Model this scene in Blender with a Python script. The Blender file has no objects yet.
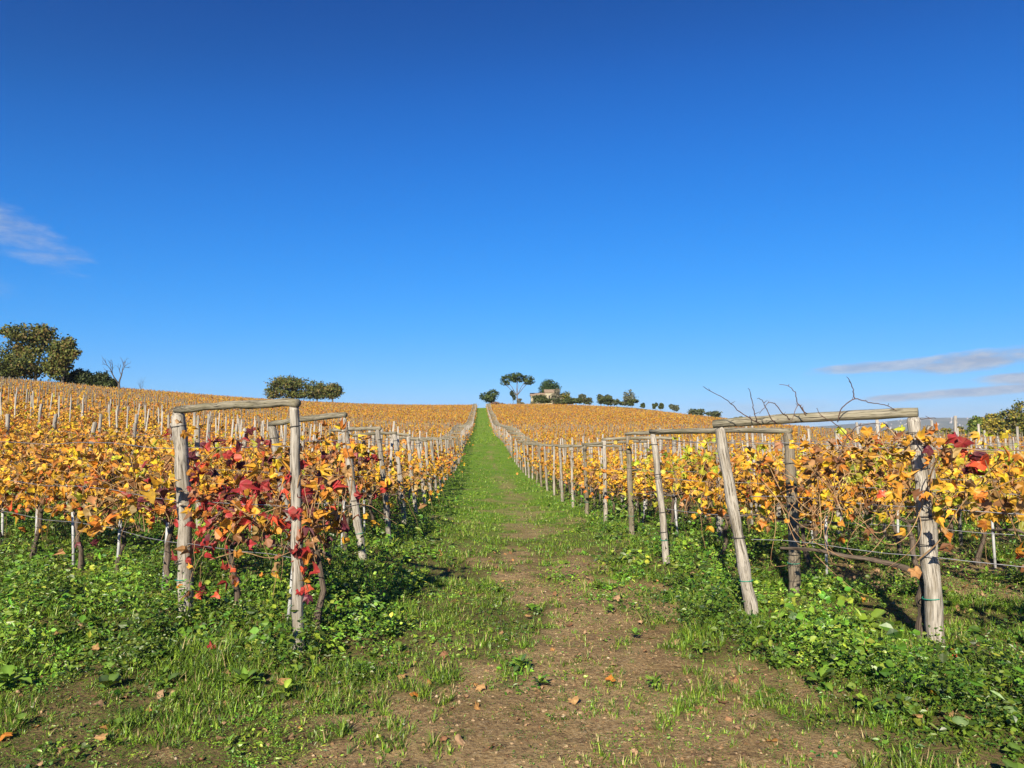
import bpy, math, random
import numpy as np
from mathutils import Vector

C = bpy.context.scene.collection
SC = bpy.context.scene
R = math.radians
rng = np.random.default_rng(7)
random.seed(7)

# ------------------------------------------------------------------ camera, sky, sun, exposure
FPX = 740.0
PITCH = math.atan(46 / FPX)
EYE = 1.6
SUN_EL = R(28.0)
SHADOW_AZ = R(14.5)                 # shadows run this far right of straight ahead
cam = bpy.data.cameras.new('camera')
cam_ob = bpy.data.objects.new('camera', cam)
C.objects.link(cam_ob)
cam.sensor_width = 36.0
cam.lens = 36.0 * FPX / 1024.0
cam.clip_start = 0.05
cam.clip_end = 40000
cam_ob.location = (0, 0, EYE)
cam_ob.rotation_euler = (math.pi / 2 + PITCH, 0, 0)
SC.camera = cam_ob

SC.view_settings.view_transform = 'Standard'
SC.view_settings.look = 'None'
SC.view_settings.gamma = 1.0
SC.view_settings.use_curve_mapping = False
SC.view_settings.exposure = 0.95
SC.cycles.max_bounces = 6
SC.cycles.diffuse_bounces = 3
SC.cycles.glossy_bounces = 2
SC.cycles.transmission_bounces = 3
SC.cycles.transparent_max_bounces = 4
SC.cycles.volume_bounces = 0

world = bpy.data.worlds.new('World')
SC.world = world
world.use_nodes = True


class N:
    """small helper round a node tree"""
    def __init__(self, tree):
        self.t = tree
        self.n = tree.nodes
        self.l = tree.links

    def add(self, typ, **kw):
        n = self.n.new(typ)
        for k, v in kw.items():
            setattr(n, k, v)
        return n

    def val(self, sock, v):
        if isinstance(v, bpy.types.NodeSocket):
            self.l.new(v, sock)
        else:
            sock.default_value = v

    def math(self, op, a, b=0.0, c=0.0, clamp=False):
        n = self.add('ShaderNodeMath', operation=op)
        n.use_clamp = clamp
        for i, v in enumerate((a, b, c)):
            self.val(n.inputs[i], v)
        return n.outputs[0]

    def mix(self, f, a, b, blend='MIX'):
        n = self.add('ShaderNodeMix', data_type='RGBA', blend_type=blend)
        self.val(n.inputs['Factor'], f)
        self.val(n.inputs['A'], a if not isinstance(a, tuple) else (*a, 1)[:4])
        self.val(n.inputs['B'], b if not isinstance(b, tuple) else (*b, 1)[:4])
        return n.outputs['Result']

    def noise(self, vec, scale, detail=4, rough=0.55):
        n = self.add('ShaderNodeTexNoise')
        if vec is not None:
            self.l.new(vec, n.inputs['Vector'])
        n.inputs['Scale'].default_value = scale
        n.inputs['Detail'].default_value = detail
        n.inputs['Roughness'].default_value = rough
        return n.outputs['Fac']

    def ss(self, x, lo, hi):
        n = self.add('ShaderNodeMapRange', interpolation_type='SMOOTHSTEP')
        self.val(n.inputs['Value'], x)
        self.val(n.inputs['From Min'], lo)
        self.val(n.inputs['From Max'], hi)
        return n.outputs['Result']

    def vec(self, x, y, z):
        n = self.add('ShaderNodeCombineXYZ')
        for i, v in enumerate((x, y, z)):
            self.val(n.inputs[i], v)
        return n.outputs[0]


def build_world():
    w = N(world.node_tree)
    w.n.clear()
    out = w.add('ShaderNodeOutputWorld')
    bg = w.add('ShaderNodeBackground')
    sky = w.add('ShaderNodeTexSky', sky_type='NISHITA')
    sky.sun_disc = False
    sky.sun_elevation = SUN_EL
    sky.sun_rotation = math.pi + SHADOW_AZ
    sky.altitude = 400
    sky.air_density = 1.0
    sky.dust_density = 0.25
    sky.ozone_density = 3.0
    # deep saturated blue of a dry autumn sky
    hs = w.add('ShaderNodeHueSaturation')
    hs.inputs['Hue'].default_value = 0.5
    hs.inputs['Saturation'].default_value = 1.22
    hs.inputs['Value'].default_value = 1.0
    w.l.new(sky.outputs[0], hs.inputs['Color'])
    # deepen each channel towards the zenith, as in the clear dry air of the place
    sc_ = w.add('ShaderNodeSeparateColor')
    w.l.new(hs.outputs[0], sc_.inputs[0])
    cc_ = w.add('ShaderNodeCombineColor')
    s0, s1 = .1331, .12 * 2 ** .95
    curves = (((0, 0), (.071, .0085), (.095, .0125), (.149, .022), (.292, .058), (.5, .125), (.73, .20), (1.0, .30), (2.0, .62)),
              ((0, 0), (.15, .06), (.201, .098), (.258, .155), (.369, .245), (.604, .385), (.956, .54), (1.3, .68), (2.0, .95)),
              ((0, 0), (.30, .22), (.459, .41), (.564, .60), (.738, .82), (1.0, 1.02), (1.4, 1.2), (2.0, 1.5)))
    for i, pts in enumerate(curves):
        fc = w.add('ShaderNodeFloatCurve')
        cv = fc.mapping.curves[0]
        while len(cv.points) > 2:
            cv.points.remove(cv.points[1])
        cv.points[0].location = (0, 0)
        cv.points[1].location = (pts[-1][0] / 2, pts[-1][1] / 2)
        for a, b in pts[1:-1]:
            cv.points.new(a / 2, b / 2)
        fc.mapping.update()
        w.l.new(w.math('MULTIPLY', sc_.outputs[i], s0 / 2), fc.inputs['Value'])
        w.l.new(w.math('MULTIPLY', fc.outputs[0], 2 / s1), cc_.inputs[i])
    # clouds laid out by azimuth and elevation of the direction looked in
    tc = w.add('ShaderNodeTexCoord')
    sp = w.add('ShaderNodeSeparateXYZ')
    w.l.new(tc.outputs['Generated'], sp.inputs[0])
    X, Y, Z = sp.outputs
    az = w.math('ARCTAN2', X, Y)
    el = w.math('ARCSINE', Z)
    wob = w.noise(w.vec(w.math('MULTIPLY', az, 9), w.math('MULTIPLY', el, 40), 0.0), 1.0, 5, 0.6)
    wob2 = w.noise(w.vec(w.math('MULTIPLY', az, 26), w.math('MULTIPLY', el, 80), 3.0), 1.0, 5, 0.65)
    tex = w.math('ADD', w.math('MULTIPLY', w.math('SUBTRACT', wob, 0.5), 1.5),
                 w.math('MULTIPLY', w.math('SUBTRACT', wob2, 0.5), 0.9))

    def bank(a0, e0, slope, ra, re, amount, soft=0.9):
        da = w.math('SUBTRACT', az, a0)
        de = w.math('SUBTRACT', w.math('SUBTRACT', el, e0), w.math('MULTIPLY', da, slope))
        q = w.math('ADD', w.math('POWER', w.math('ABSOLUTE', w.math('DIVIDE', da, ra)), 2.0),
                   w.math('POWER', w.math('ABSOLUTE', w.math('DIVIDE', de, re)), 2.0))
        m = w.math('ADD', w.math('SUBTRACT', 1.0, q), w.math('MULTIPLY', tex, 1.3))
        return w.math('MULTIPLY', w.ss(m, 0.0, soft), amount)

    banks = [bank(0.47, 0.077, 0.06, 0.10, 0.0085, 0.8),
             bank(0.575, 0.081, 0.08, 0.10, 0.014, 0.95),
             bank(0.55, 0.043, 0.07, 0.15, 0.007, 0.9),
             bank(0.62, 0.058, 0.03, 0.07, 0.010, 0.9),
             bank(0.33, 0.030, 0.0, 0.10, 0.014, 0.4, 1.4),
             bank(-0.62, 0.225, -0.35, 0.11, 0.032, 0.62, 1.5),
             bank(0.56, 0.018, 0.0, 0.36, 0.03, 0.38, 2.2),
             bank(-0.66, 0.165, -0.2, 0.07, 0.02, 0.26, 1.6)]
    m = banks[0]
    for b in banks[1:]:
        m = w.math('MAXIMUM', m, b)
    low = w.ss(wob2, 0.3, 0.75)
    ccol = w.mix(low, (1.35, 1.75, 2.5), (2.4, 2.6, 3.0))
    fin = w.mix(m, cc_.outputs[0], ccol)
    w.l.new(fin, bg.inputs['Color'])
    bg.inputs['Strength'].default_value = 0.12
    w.l.new(bg.outputs[0], out.inputs[0])


build_world()

sun = bpy.data.lights.new('sun', 'SUN')
sun.energy = 5.0
sun.angle = R(0.55)
sun.color = (1.0, 0.89, 0.72)
sun_ob = bpy.data.objects.new('sun', sun)
C.objects.link(sun_ob)
ldir = Vector((math.sin(SHADOW_AZ) * math.cos(SUN_EL), math.cos(SHADOW_AZ) * math.cos(SUN_EL), -math.sin(SUN_EL)))
sun_ob.rotation_euler = ldir.to_track_quat('-Z', 'Y').to_euler()
sun_ob.location = (-10, -30, 40)


# ------------------------------------------------------------------ maths helpers
def at(px, py, Y):
    """world point at depth Y seen at this pixel of the photograph"""
    a = (px - 512) / FPX
    b = (384 - py) / FPX
    dy = math.cos(PITCH) - b * math.sin(PITCH)
    dz = math.sin(PITCH) + b * math.cos(PITCH)
    return np.array([a / dy * Y, Y, EYE + dz / dy * Y])


def pix(P):
    P = np.atleast_2d(P)
    c, s = math.cos(PITCH), math.sin(PITCH)
    dy, dz = P[:, 1], P[:, 2] - EYE
    f = np.maximum(dy * c + dz * s, 1e-3)
    u = -dy * s + dz * c
    return 512 + FPX * P[:, 0] / f, 384 - FPX * u / f, f


def ground_px(px, py):
    """the ground point seen at this pixel (near, level ground)"""
    b = (384 - py) / FPX
    t = math.tan(PITCH + math.atan(b))
    Y = EYE / -t
    for _ in range(6):
        p = at(px, py, Y)
        Y += (p[2] - H(p[0], p[1])) / -t * 0.9
    return at(px, py, Y)


def _hash(ix, iy, s):
    h = np.sin(ix * 127.1 + iy * 311.7 + s * 74.7) * 43758.5453
    return h - np.floor(h)


def vnoise(x, y, s=0):
    x = np.asarray(x, float); y = np.asarray(y, float)
    ix, iy = np.floor(x), np.floor(y)
    fx, fy = x - ix, y - iy
    fx = fx * fx * (3 - 2 * fx); fy = fy * fy * (3 - 2 * fy)
    a = _hash(ix, iy, s); b = _hash(ix + 1, iy, s)
    c = _hash(ix, iy + 1, s); d = _hash(ix + 1, iy + 1, s)
    return a + (b - a) * fx + (c - a) * fy + (a - b - c + d) * fx * fy


def fbm(x, y, s=0, o=4):
    t, a, w = 0, 1.0, 0
    for i in range(o):
        t = t + a * vnoise(np.asarray(x) * 2 ** i, np.asarray(y) * 2 ** i, s + i * 3)
        w += a
        a *= 0.55
    return t / w


def smooth(a, b, x):
    t = np.clip((np.asarray(x, float) - a) / (b - a), 0, 1)
    return t * t * (3 - 2 * t)


# terrain: survey points, thin-plate surface
SURVEY = np.array([
    (0, 0, 0), (-3, 5, 0), (3, 5, 0), (-3, 12, -.03), (3, 12, -.05), (8, 4, 0), (-8, 6, 0), (0, 16, -.25), (0, 21, -.40), (-9, 14, .12), (9, 12, -.1), (9, 20, -.4),
    (0, -15, 0), (-25, -10, .3), (25, -10, 0), (-60, -40, 1), (60, -40, -1),
    (-2, 38, -.6), (-3, 68, .2), (-6, 140, 1.7), (-9, 200, 5.0), (-11, 240, 7.9), (-12, 275, 9.7), (-14, 320, 10.2), (-14, 400, 9.5),
    (-20, 30, 1.5), (-35, 55, 3.2), (-60, 90, 6.2), (-90, 132, 9.3), (-125, 172, 10.2), (-88, 172, 9.6), (-66, 232, 9.3),
    (-30, 100, 1.9), (-15, 50, .35), (-45, 170, 6.0), (-100, 260, 10), (-60, 330, 10), (-160, 90, 9), (-120, 50, 6), (-60, 30, 3.4),
    (-200, 200, 11), (-200, 20, 6),
    (20, 50, -.45), (30, 100, .6), (40, 180, 4.0), (30, 240, 7.8), (47, 275, 9.7), (70, 275, 6.2), (90, 275, 2.2), (106, 275, -.9), (60, 180, 2.2),
    (130, 200, -1.6), (60, 100, -.7), (40, 40, -.5), (15, 15, -.2), (85, 130, -1.3), (90, 190, -.8),
    (50, 330, 10.1), (90, 340, 4), (200, 300, -4), (180, 150, -3), (120, 60, -2), (300, 420, -10), (0, 460, 7), (-150, 400, 9),
], float)


def _tps(r):
    return np.where(r > 1e-9, r * r * np.log(np.maximum(r, 1e-9)), 0.0)


_P = SURVEY[:, :2] / 100.0
_K = _tps(np.linalg.norm(_P[:, None] - _P[None], axis=2)) + np.eye(len(_P)) * 2e-4
_A = np.zeros((len(_P) + 3, len(_P) + 3))
_A[:-3, :-3] = _K
_A[:-3, -3] = 1; _A[:-3, -2:] = _P
_A[-3, :-3] = 1; _A[-2:, :-3] = _P.T
_W = np.linalg.solve(_A, np.concatenate([SURVEY[:, 2], np.zeros(3)]))


def _H0(x, y):
    x = np.asarray(x, float) / 100; y = np.asarray(y, float) / 100
    sh = np.broadcast(x, y).shape
    q = np.stack([np.broadcast_to(x, sh).ravel(), np.broadcast_to(y, sh).ravel()], 1)
    out = np.empty(len(q))
    for i in range(0, len(q), 40000):
        s = q[i:i + 40000]
        out[i:i + 40000] = _tps(np.linalg.norm(s[:, None] - _P[None], axis=2)) @ _W[:-3] + _W[-3] + s @ _W[-2:]
    return out.reshape(sh)


def H(x, y):
    """ground height"""
    x = np.asarray(x, float); y = np.asarray(y, float)
    xc = np.clip(x, -230, 300); yc = np.clip(y, -60, 460)
    h = _H0(xc, yc)
    off = np.hypot(x - xc, y - yc)
    h = h + (-58 - h) * smooth(0, 1500, off)
    r = np.hypot(x, y)
    near = np.exp(-(r / 30.0) ** 2)
    h = h + near * (0.05 * (fbm(x * 1.3, y * 1.3, 11, 3) - .5) + 0.035 * (fbm(x * 5, y * 5, 17, 3) - .5))
    return h


# ------------------------------------------------------------------ mesh helpers
class MB:
    def __init__(self):
        self.V = []; self.F = []; self.col = []; self.gr = []; self.n = 0

    def add(self, V, faces, col=None, grain=None):
        """faces: list of (m,k) int arrays"""
        V = np.asarray(V, float)
        for f in faces:
            f = np.asarray(f, np.int64)
            if f.size:
                self.F.append(f + self.n)
        self.V.append(V)
        c = np.ones((len(V), 3)) * .5 if col is None else np.broadcast_to(np.asarray(col, float), (len(V), 3))
        self.col.append(c)
        self.gr.append(np.zeros((len(V), 3)) if grain is None else grain)
        self.n += len(V)
        return self

    def build(self, name, mat, parent=None, smooth_=False, loc=None):
        V = np.concatenate(self.V)
        if loc is not None:
            V = V - np.asarray(loc)
        me = bpy.data.meshes.new(name)
        me.vertices.add(len(V))
        me.vertices.foreach_set('co', V.astype(np.float32).ravel())
        nl = sum(f.size for f in self.F)
        npoly = sum(len(f) for f in self.F)
        me.loops.add(nl)
        me.loops.foreach_set('vertex_index', np.concatenate([f.ravel() for f in self.F]).astype(np.int32))
        me.polygons.add(npoly)
        tot = np.concatenate([np.full(len(f), f.shape[1]) for f in self.F]).astype(np.int32)
        st = np.concatenate([[0], np.cumsum(tot)[:-1]]).astype(np.int32)
        me.polygons.foreach_set('loop_start', st)
        me.polygons.foreach_set('use_smooth', np.full(npoly, smooth_))
        a = me.attributes.new('tint', 'FLOAT_COLOR', 'POINT')
        c = np.concatenate(self.col)
        a.data.foreach_set('color', np.concatenate([c, np.ones((len(c), 1))], 1).astype(np.float32).ravel())
        g = me.attributes.new('grain', 'FLOAT_VECTOR', 'POINT')
        g.data.foreach_set('vector', np.concatenate(self.gr).astype(np.float32).ravel())
        me.update(calc_edges=True)
        me.materials.append(mat)
        o = bpy.data.objects.new(name, me)
        C.objects.link(o)
        if loc is not None:
            o.location = loc
        if parent is not None:
            o.parent = parent
        return o


def tag(o, label=None, cat=None, group=None, kind=None):
    if label: o['label'] = label
    if cat: o['category'] = cat
    if group: o['group'] = group
    if kind: o['kind'] = kind
    return o


def empty(name, loc, label, cat, group=None, rz=0.0):
    o = bpy.data.objects.new(name, None)
    C.objects.link(o)
    o.location = loc
    o.rotation_euler = (0, 0, rz)
    o.empty_display_size = .2
    return tag(o, label, cat, group)


def tube(P, rad, k=8, rough=0.0, caps=True, seed=0):
    """V, faces, grain for a tube along points P"""
    P = np.asarray(P, float)
    n = len(P)
    rad = np.broadcast_to(np.asarray(rad, float), (n,))
    T = np.gradient(P, axis=0)
    T /= np.linalg.norm(T, axis=1)[:, None] + 1e-12
    ref = np.array([0, 0, 1.0]) if abs(T[0, 2]) < .9 else np.array([1.0, 0, 0])
    A = np.cross(T[0], ref); A /= np.linalg.norm(A)
    fr = []
    for i in range(n):
        A = A - T[i] * (A @ T[i])
        A /= np.linalg.norm(A) + 1e-12
        fr.append((A, np.cross(T[i], A)))
    th = np.arange(k) * 2 * np.pi / k
    V = np.empty((n, k, 3)); G = np.empty((n, k, 3))
    L = np.concatenate([[0], np.cumsum(np.linalg.norm(np.diff(P, axis=0), axis=1))])
    r_ = np.random.default_rng(seed)
    wob = 1 + rough * (r_.random((n, k)) - .5)
    for i in range(n):
        a, b = fr[i]
        rr = rad[i] * wob[i]
        V[i] = P[i] + (np.cos(th) * rr)[:, None] * a + (np.sin(th) * rr)[:, None] * b
        G[i, :, 0] = np.cos(th) * rad[i]; G[i, :, 1] = np.sin(th) * rad[i]; G[i, :, 2] = L[i] + seed * 1.37
    i, j = np.meshgrid(np.arange(n - 1), np.arange(k), indexing='ij')
    q = np.stack([i * k + j, i * k + (j + 1) % k, (i + 1) * k + (j + 1) % k, (i + 1) * k + j], -1).reshape(-1, 4)
    V = V.reshape(-1, 3); G = G.reshape(-1, 3)
    faces = [q]
    if caps:
        V = np.concatenate([V, P[:1], P[-1:]])
        G = np.concatenate([G, [[0, 0, 0.0]], [[0, 0, L[-1]]]])
        c0, c1 = n * k, n * k + 1
        jj = np.arange(k)
        faces.append(np.stack([np.full(k, c0), (jj + 1) % k, jj], 1))
        faces.append(np.stack([np.full(k, c1), (n - 1) * k + jj, (n - 1) * k + (jj + 1) % k], 1))
    return V, faces, G


def scatter(T, TF, X, Y, Z, pos, col, tcol=None):
    """copies of template T (n,3): columns X,Y,Z (N,3) are the scaled axes"""
    V = (T[None, :, 0:1] * X[:, None] + T[None, :, 1:2] * Y[:, None] + T[None, :, 2:3] * Z[:, None] + pos[:, None])
    Nn, n = len(pos), len(T)
    base = (np.arange(Nn) * n)[:, None, None]
    F = [(np.asarray(f)[None] + base).reshape(-1, np.asarray(f).shape[1]) for f in TF]
    cc = np.repeat(col[:, None], n, 1)
    if tcol is not None:
        cc = cc * tcol[None, :, None]
    return V.reshape(-1, 3), F, cc.reshape(-1, 3)


def unit(v):
    return v / (np.linalg.norm(v, axis=-1, keepdims=True) + 1e-12)


def rand_axes(n, up, spread, r):
    """random frames: normal around 'up' (n,3)"""
    nz = unit(up + spread * r.normal(size=(n, 3)))
    t = unit(np.cross(nz, r.normal(size=(n, 3))))
    return t, np.cross(nz, t), nz


# ------------------------------------------------------------------ materials
def new_mat(name):
    m = bpy.data.materials.new(name)
    m.use_nodes = True
    t = N(m.node_tree)
    t.n.clear()
    out = t.add('ShaderNodeOutputMaterial')
    return m, t, out


def leaf_mat(name, trans=.3, rough=.55, spec=.25, mottling=.35, sc=40):
    m, t, out = new_mat(name)
    a = t.add('ShaderNodeAttribute', attribute_name='tint')
    tc = t.add('ShaderNodeTexCoord')
    nz = t.noise(tc.outputs['Object'], sc, 3, .6)
    c = t.mix(t.ss(nz, .35, .75), a.outputs['Color'], t.mix(mottling, a.outputs['Color'], (.16, .075, .03) if mottling > .2 else (.05, .07, .02)))
    p = t.add('ShaderNodeBsdfPrincipled')
    t.l.new(c, p.inputs['Base Color'])
    p.inputs['Roughness'].default_value = rough
    p.inputs['Specular IOR Level'].default_value = spec
    tr = t.add('ShaderNodeBsdfTranslucent')
    t.l.new(c, tr.inputs['Color'])
    mx = t.add('ShaderNodeMixShader')
    mx.inputs[0].default_value = trans
    t.l.new(p.outputs[0], mx.inputs[1]); t.l.new(tr.outputs[0], mx.inputs[2])
    t.l.new(mx.outputs[0], out.inputs[0])
    return m


def wood_mat(name, dark, mid, light, stain=(.10, .10, .05), stain_amt=.3, bump=.5, lichen=None):
    m, t, out = new_mat(name)
    g = t.add('ShaderNodeAttribute', attribute_name='grain')
    mp = t.add('ShaderNodeMapping')
    mp.inputs['Scale'].default_value = (34, 34, 1.5)
    t.l.new(g.outputs['Vector'], mp.inputs['Vector'])
    fine = t.noise(mp.outputs[0], 3.0, 6, .65)
    mp2 = t.add('ShaderNodeMapping')
    mp2.inputs['Scale'].default_value = (9, 9, 2.2)
    t.l.new(g.outputs['Vector'], mp2.inputs['Vector'])
    big = t.noise(mp2.outputs[0], 1.6, 4, .6)
    cr = t.ss(fine, .34, .46)
    c = t.mix(t.ss(fine, .35, .68), mid, light)
    c = t.mix(cr, dark, c)
    mp3 = t.add('ShaderNodeMapping')
    mp3.inputs['Scale'].default_value = (55, 55, 1.1)
    t.l.new(g.outputs['Vector'], mp3.inputs['Vector'])
    crack = t.math('ABSOLUTE', t.math('SUBTRACT', t.noise(mp3.outputs[0], 1.3, 3, .5), .5))
    c = t.mix(t.math('MULTIPLY', t.ss(crack, .022, .006), .85), c, tuple(v * .45 for v in dark))
    c = t.mix(t.math('MULTIPLY', t.ss(big, .46, .66), stain_amt), c, stain)
    oi = t.add('ShaderNodeObjectInfo')
    hs = t.add('ShaderNodeHueSaturation')
    t.l.new(c, hs.inputs['Color'])
    t.l.new(t.math('ADD', .82, t.math('MULTIPLY', oi.outputs['Random'], .3)), hs.inputs['Value'])
    p = t.add('ShaderNodeBsdfPrincipled')
    t.l.new(hs.outputs[0], p.inputs['Base Color'])
    p.inputs['Roughness'].default_value = .85
    p.inputs['Specular IOR Level'].default_value = .2
    b = t.add('ShaderNodeBump')
    b.inputs['Strength'].default_value = bump
    b.inputs['Distance'].default_value = .01
    t.l.new(fine, b.inputs['Height'])
    t.l.new(b.outputs[0], p.inputs['Normal'])
    t.l.new(p.outputs[0], out.inputs[0])
    return m


def plain_mat(name, a, b, scale=8, rough=.7, metal=0.0, bump=0.0, coord='Object'):
    m, t, out = new_mat(name)
    tc = t.add('ShaderNodeTexCoord')
    nz = t.noise(tc.outputs[coord], scale, 5, .6)
    c = t.mix(t.ss(nz, .3, .7), a, b)
    p = t.add('ShaderNodeBsdfPrincipled')
    t.l.new(c, p.inputs['Base Color'])
    p.inputs['Roughness'].default_value = rough
    p.inputs['Metallic'].default_value = metal
    p.inputs['Specular IOR Level'].default_value = .3
    if bump:
        bm = t.add('ShaderNodeBump')
        bm.inputs['Strength'].default_value = bump
        bm.inputs['Distance'].default_value = .02
        t.l.new(nz, bm.inputs['Height']); t.l.new(bm.outputs[0], p.inputs['Normal'])
    t.l.new(p.outputs[0], out.inputs[0])
    return m


M_VINE = leaf_mat('vine leaf', .20, .5, .3, .45, 35)
M_GRASS = leaf_mat('grass', .16, .45, .35, .0, 5)
M_WEED = leaf_mat('weed leaf', .12, .42, .4, .0, 30)
M_DRY = leaf_mat('fallen leaf', .1, .7, .15, .4, 60)
M_TREE = leaf_mat('tree leaf', .18, .55, .25, .0, 3)
M_POST = wood_mat('weathered post', (.06, .05, .04), (.26, .233, .19), (.41, .38, .325), (.15, .125, .085), .6)
M_POLE = wood_mat('brown pole', (.05, .04, .03), (.16, .13, .095), (.26, .225, .165), (.10, .095, .045), .6)
M_BEAM = wood_mat('mossy beam', (.04, .035, .026), (.17, .153, .105), (.29, .265, .20), (.11, .10, .05), .6)
M_STAKE = wood_mat('grey stake', (.13, .115, .095), (.30, .275, .23), (.45, .42, .365), (.19, .16, .12), .4, .2)
M_FARSTAKE = wood_mat('brown grey stake', (.06, .048, .036), (.18, .15, .11), (.30, .26, .20), (.12, .10, .07), .4, .2)
M_WHITE = plain_mat('pale stake', (.31, .315, .31), (.42, .425, .42), 14, .6)
M_BARK = wood_mat('vine bark', (.025, .018, .013), (.085, .062, .045), (.16, .125, .095), (.05, .05, .03), .3, .9)
M_CANE = wood_mat('vine cane', (.10, .05, .025), (.26, .15, .07), (.40, .27, .14), (.16, .08, .04), .5, .2)
M_DARKCANE = wood_mat('dark cane', (.03, .018, .015), (.09, .05, .04), (.15, .095, .07), (.06, .03, .03), .4, .2)
M_WIRE = plain_mat('galvanised wire', (.22, .22, .23), (.34, .34, .35), 20, .45, .6)
M_DARKWIRE = plain_mat('dark tie wire', (.03, .03, .03), (.07, .06, .055), 20, .6)
M_TIE = plain_mat('green tie', (.01, .16, .10), (.02, .22, .15), 20, .5)
M_TRUNK = wood_mat('tree bark', (.03, .024, .018), (.10, .08, .06), (.18, .15, .115), (.08, .08, .05), .4, .8)


# ------------------------------------------------------------------ how much grows where
def path_q(x, y):
    return x + .043 * y - .51


def bare(x, y):
    """1 = open soil"""
    xc = np.interp(y, [2, 3.5, 5.6, 7, 9, 13, 20, 60], [.25, .30, .48, .60, .62, .28, .10, -1.7])
    hw = np.interp(y, [2, 3.5, 5.6, 7, 9, 13, 20, 60], [1.75, 1.42, .86, .46, .32, .20, .16, .1])
    n = fbm(x * 1.1, y * .7, 31, 4) - .5
    n2 = fbm(x * 4.5, y * 4.5, 37, 3) - .5
    d = hw - np.abs(x - xc) + n * 1.9 + n2 * 1.2
    b = smooth(-.12, .25, d) * np.interp(y, [0, 7, 10, 16, 40], [1, .95, .85, .7, .55])
    # patches across the path and by the right-hand rows
    p2 = smooth(.60, .70, fbm(x * .8, y * .55, 51, 4) + .25 * n2) * (np.abs(path_q(x, y)) < 1.6) * (path_q(x, y) > np.interp(y, [5, 8, 12], [.3, -.4, -1.5])) * np.interp(y, [0, 10, 25, 40], [1, .9, .5, .2])
    p3 = smooth(.46, .60, fbm(x * .9, y * .9, 61, 4)) * smooth(3.1, 3.7, x) * .9
    p4 = smooth(.45, .56, fbm(x * 1.3, y * 1.3, 71, 4)) * smooth(4.9, 4.2, y) * smooth(.7, 1.1, x) * .9
    p5 = smooth(.50, .62, fbm(x * 1.2, y * 1.2, 81, 4)) * smooth(5.6, 4.9, y) * smooth(-.6, -1.0, x) * .25
    return np.clip(np.maximum.reduce([b, p2, p3, p4, p5]), 0, 1)


def lush(x, y):
    """tall broad-leaved growth: along the left rows and the band by the right-hand frame"""
    l = smooth(.95, 1.35, -path_q(x, y)) * smooth(4.4, 5.4, y)
    # band from (1.2,7.2) to (2.9,4.1)
    ax, ay, bx, by = 1.25, 7.4, 2.95, 4.0
    t = np.clip(((x - ax) * (bx - ax) + (y - ay) * (by - ay)) / ((bx - ax) ** 2 + (by - ay) ** 2), -.1, 1.1)
    dd = np.hypot(x - ax - t * (bx - ax), y - ay - t * (by - ay))
    r = smooth(.95, .35, dd + .5 * (fbm(x * 2, y * 2, 91, 3) - .5))
    r2 = smooth(1.0, 1.4, path_q(x, y)) * smooth(6.5, 7.5, y)
    return np.clip(np.maximum.reduce([l, r, r2 * .9]), 0, 1)


# ------------------------------------------------------------------ ground sheet
def axis(fine0, fine1, step, far0, far1, g=1.07):
    a = list(np.arange(fine0, fine1, step))
    s = step; x = fine1
    while x < far1:
        a.append(x); s *= g; x += s
    a.append(far1)
    s = step; x = fine0 - s
    lo = []
    while x > far0:
        lo.append(x); s *= g; x -= s
    lo.append(far0)
    return np.array(lo[::-1] + a)


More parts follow.
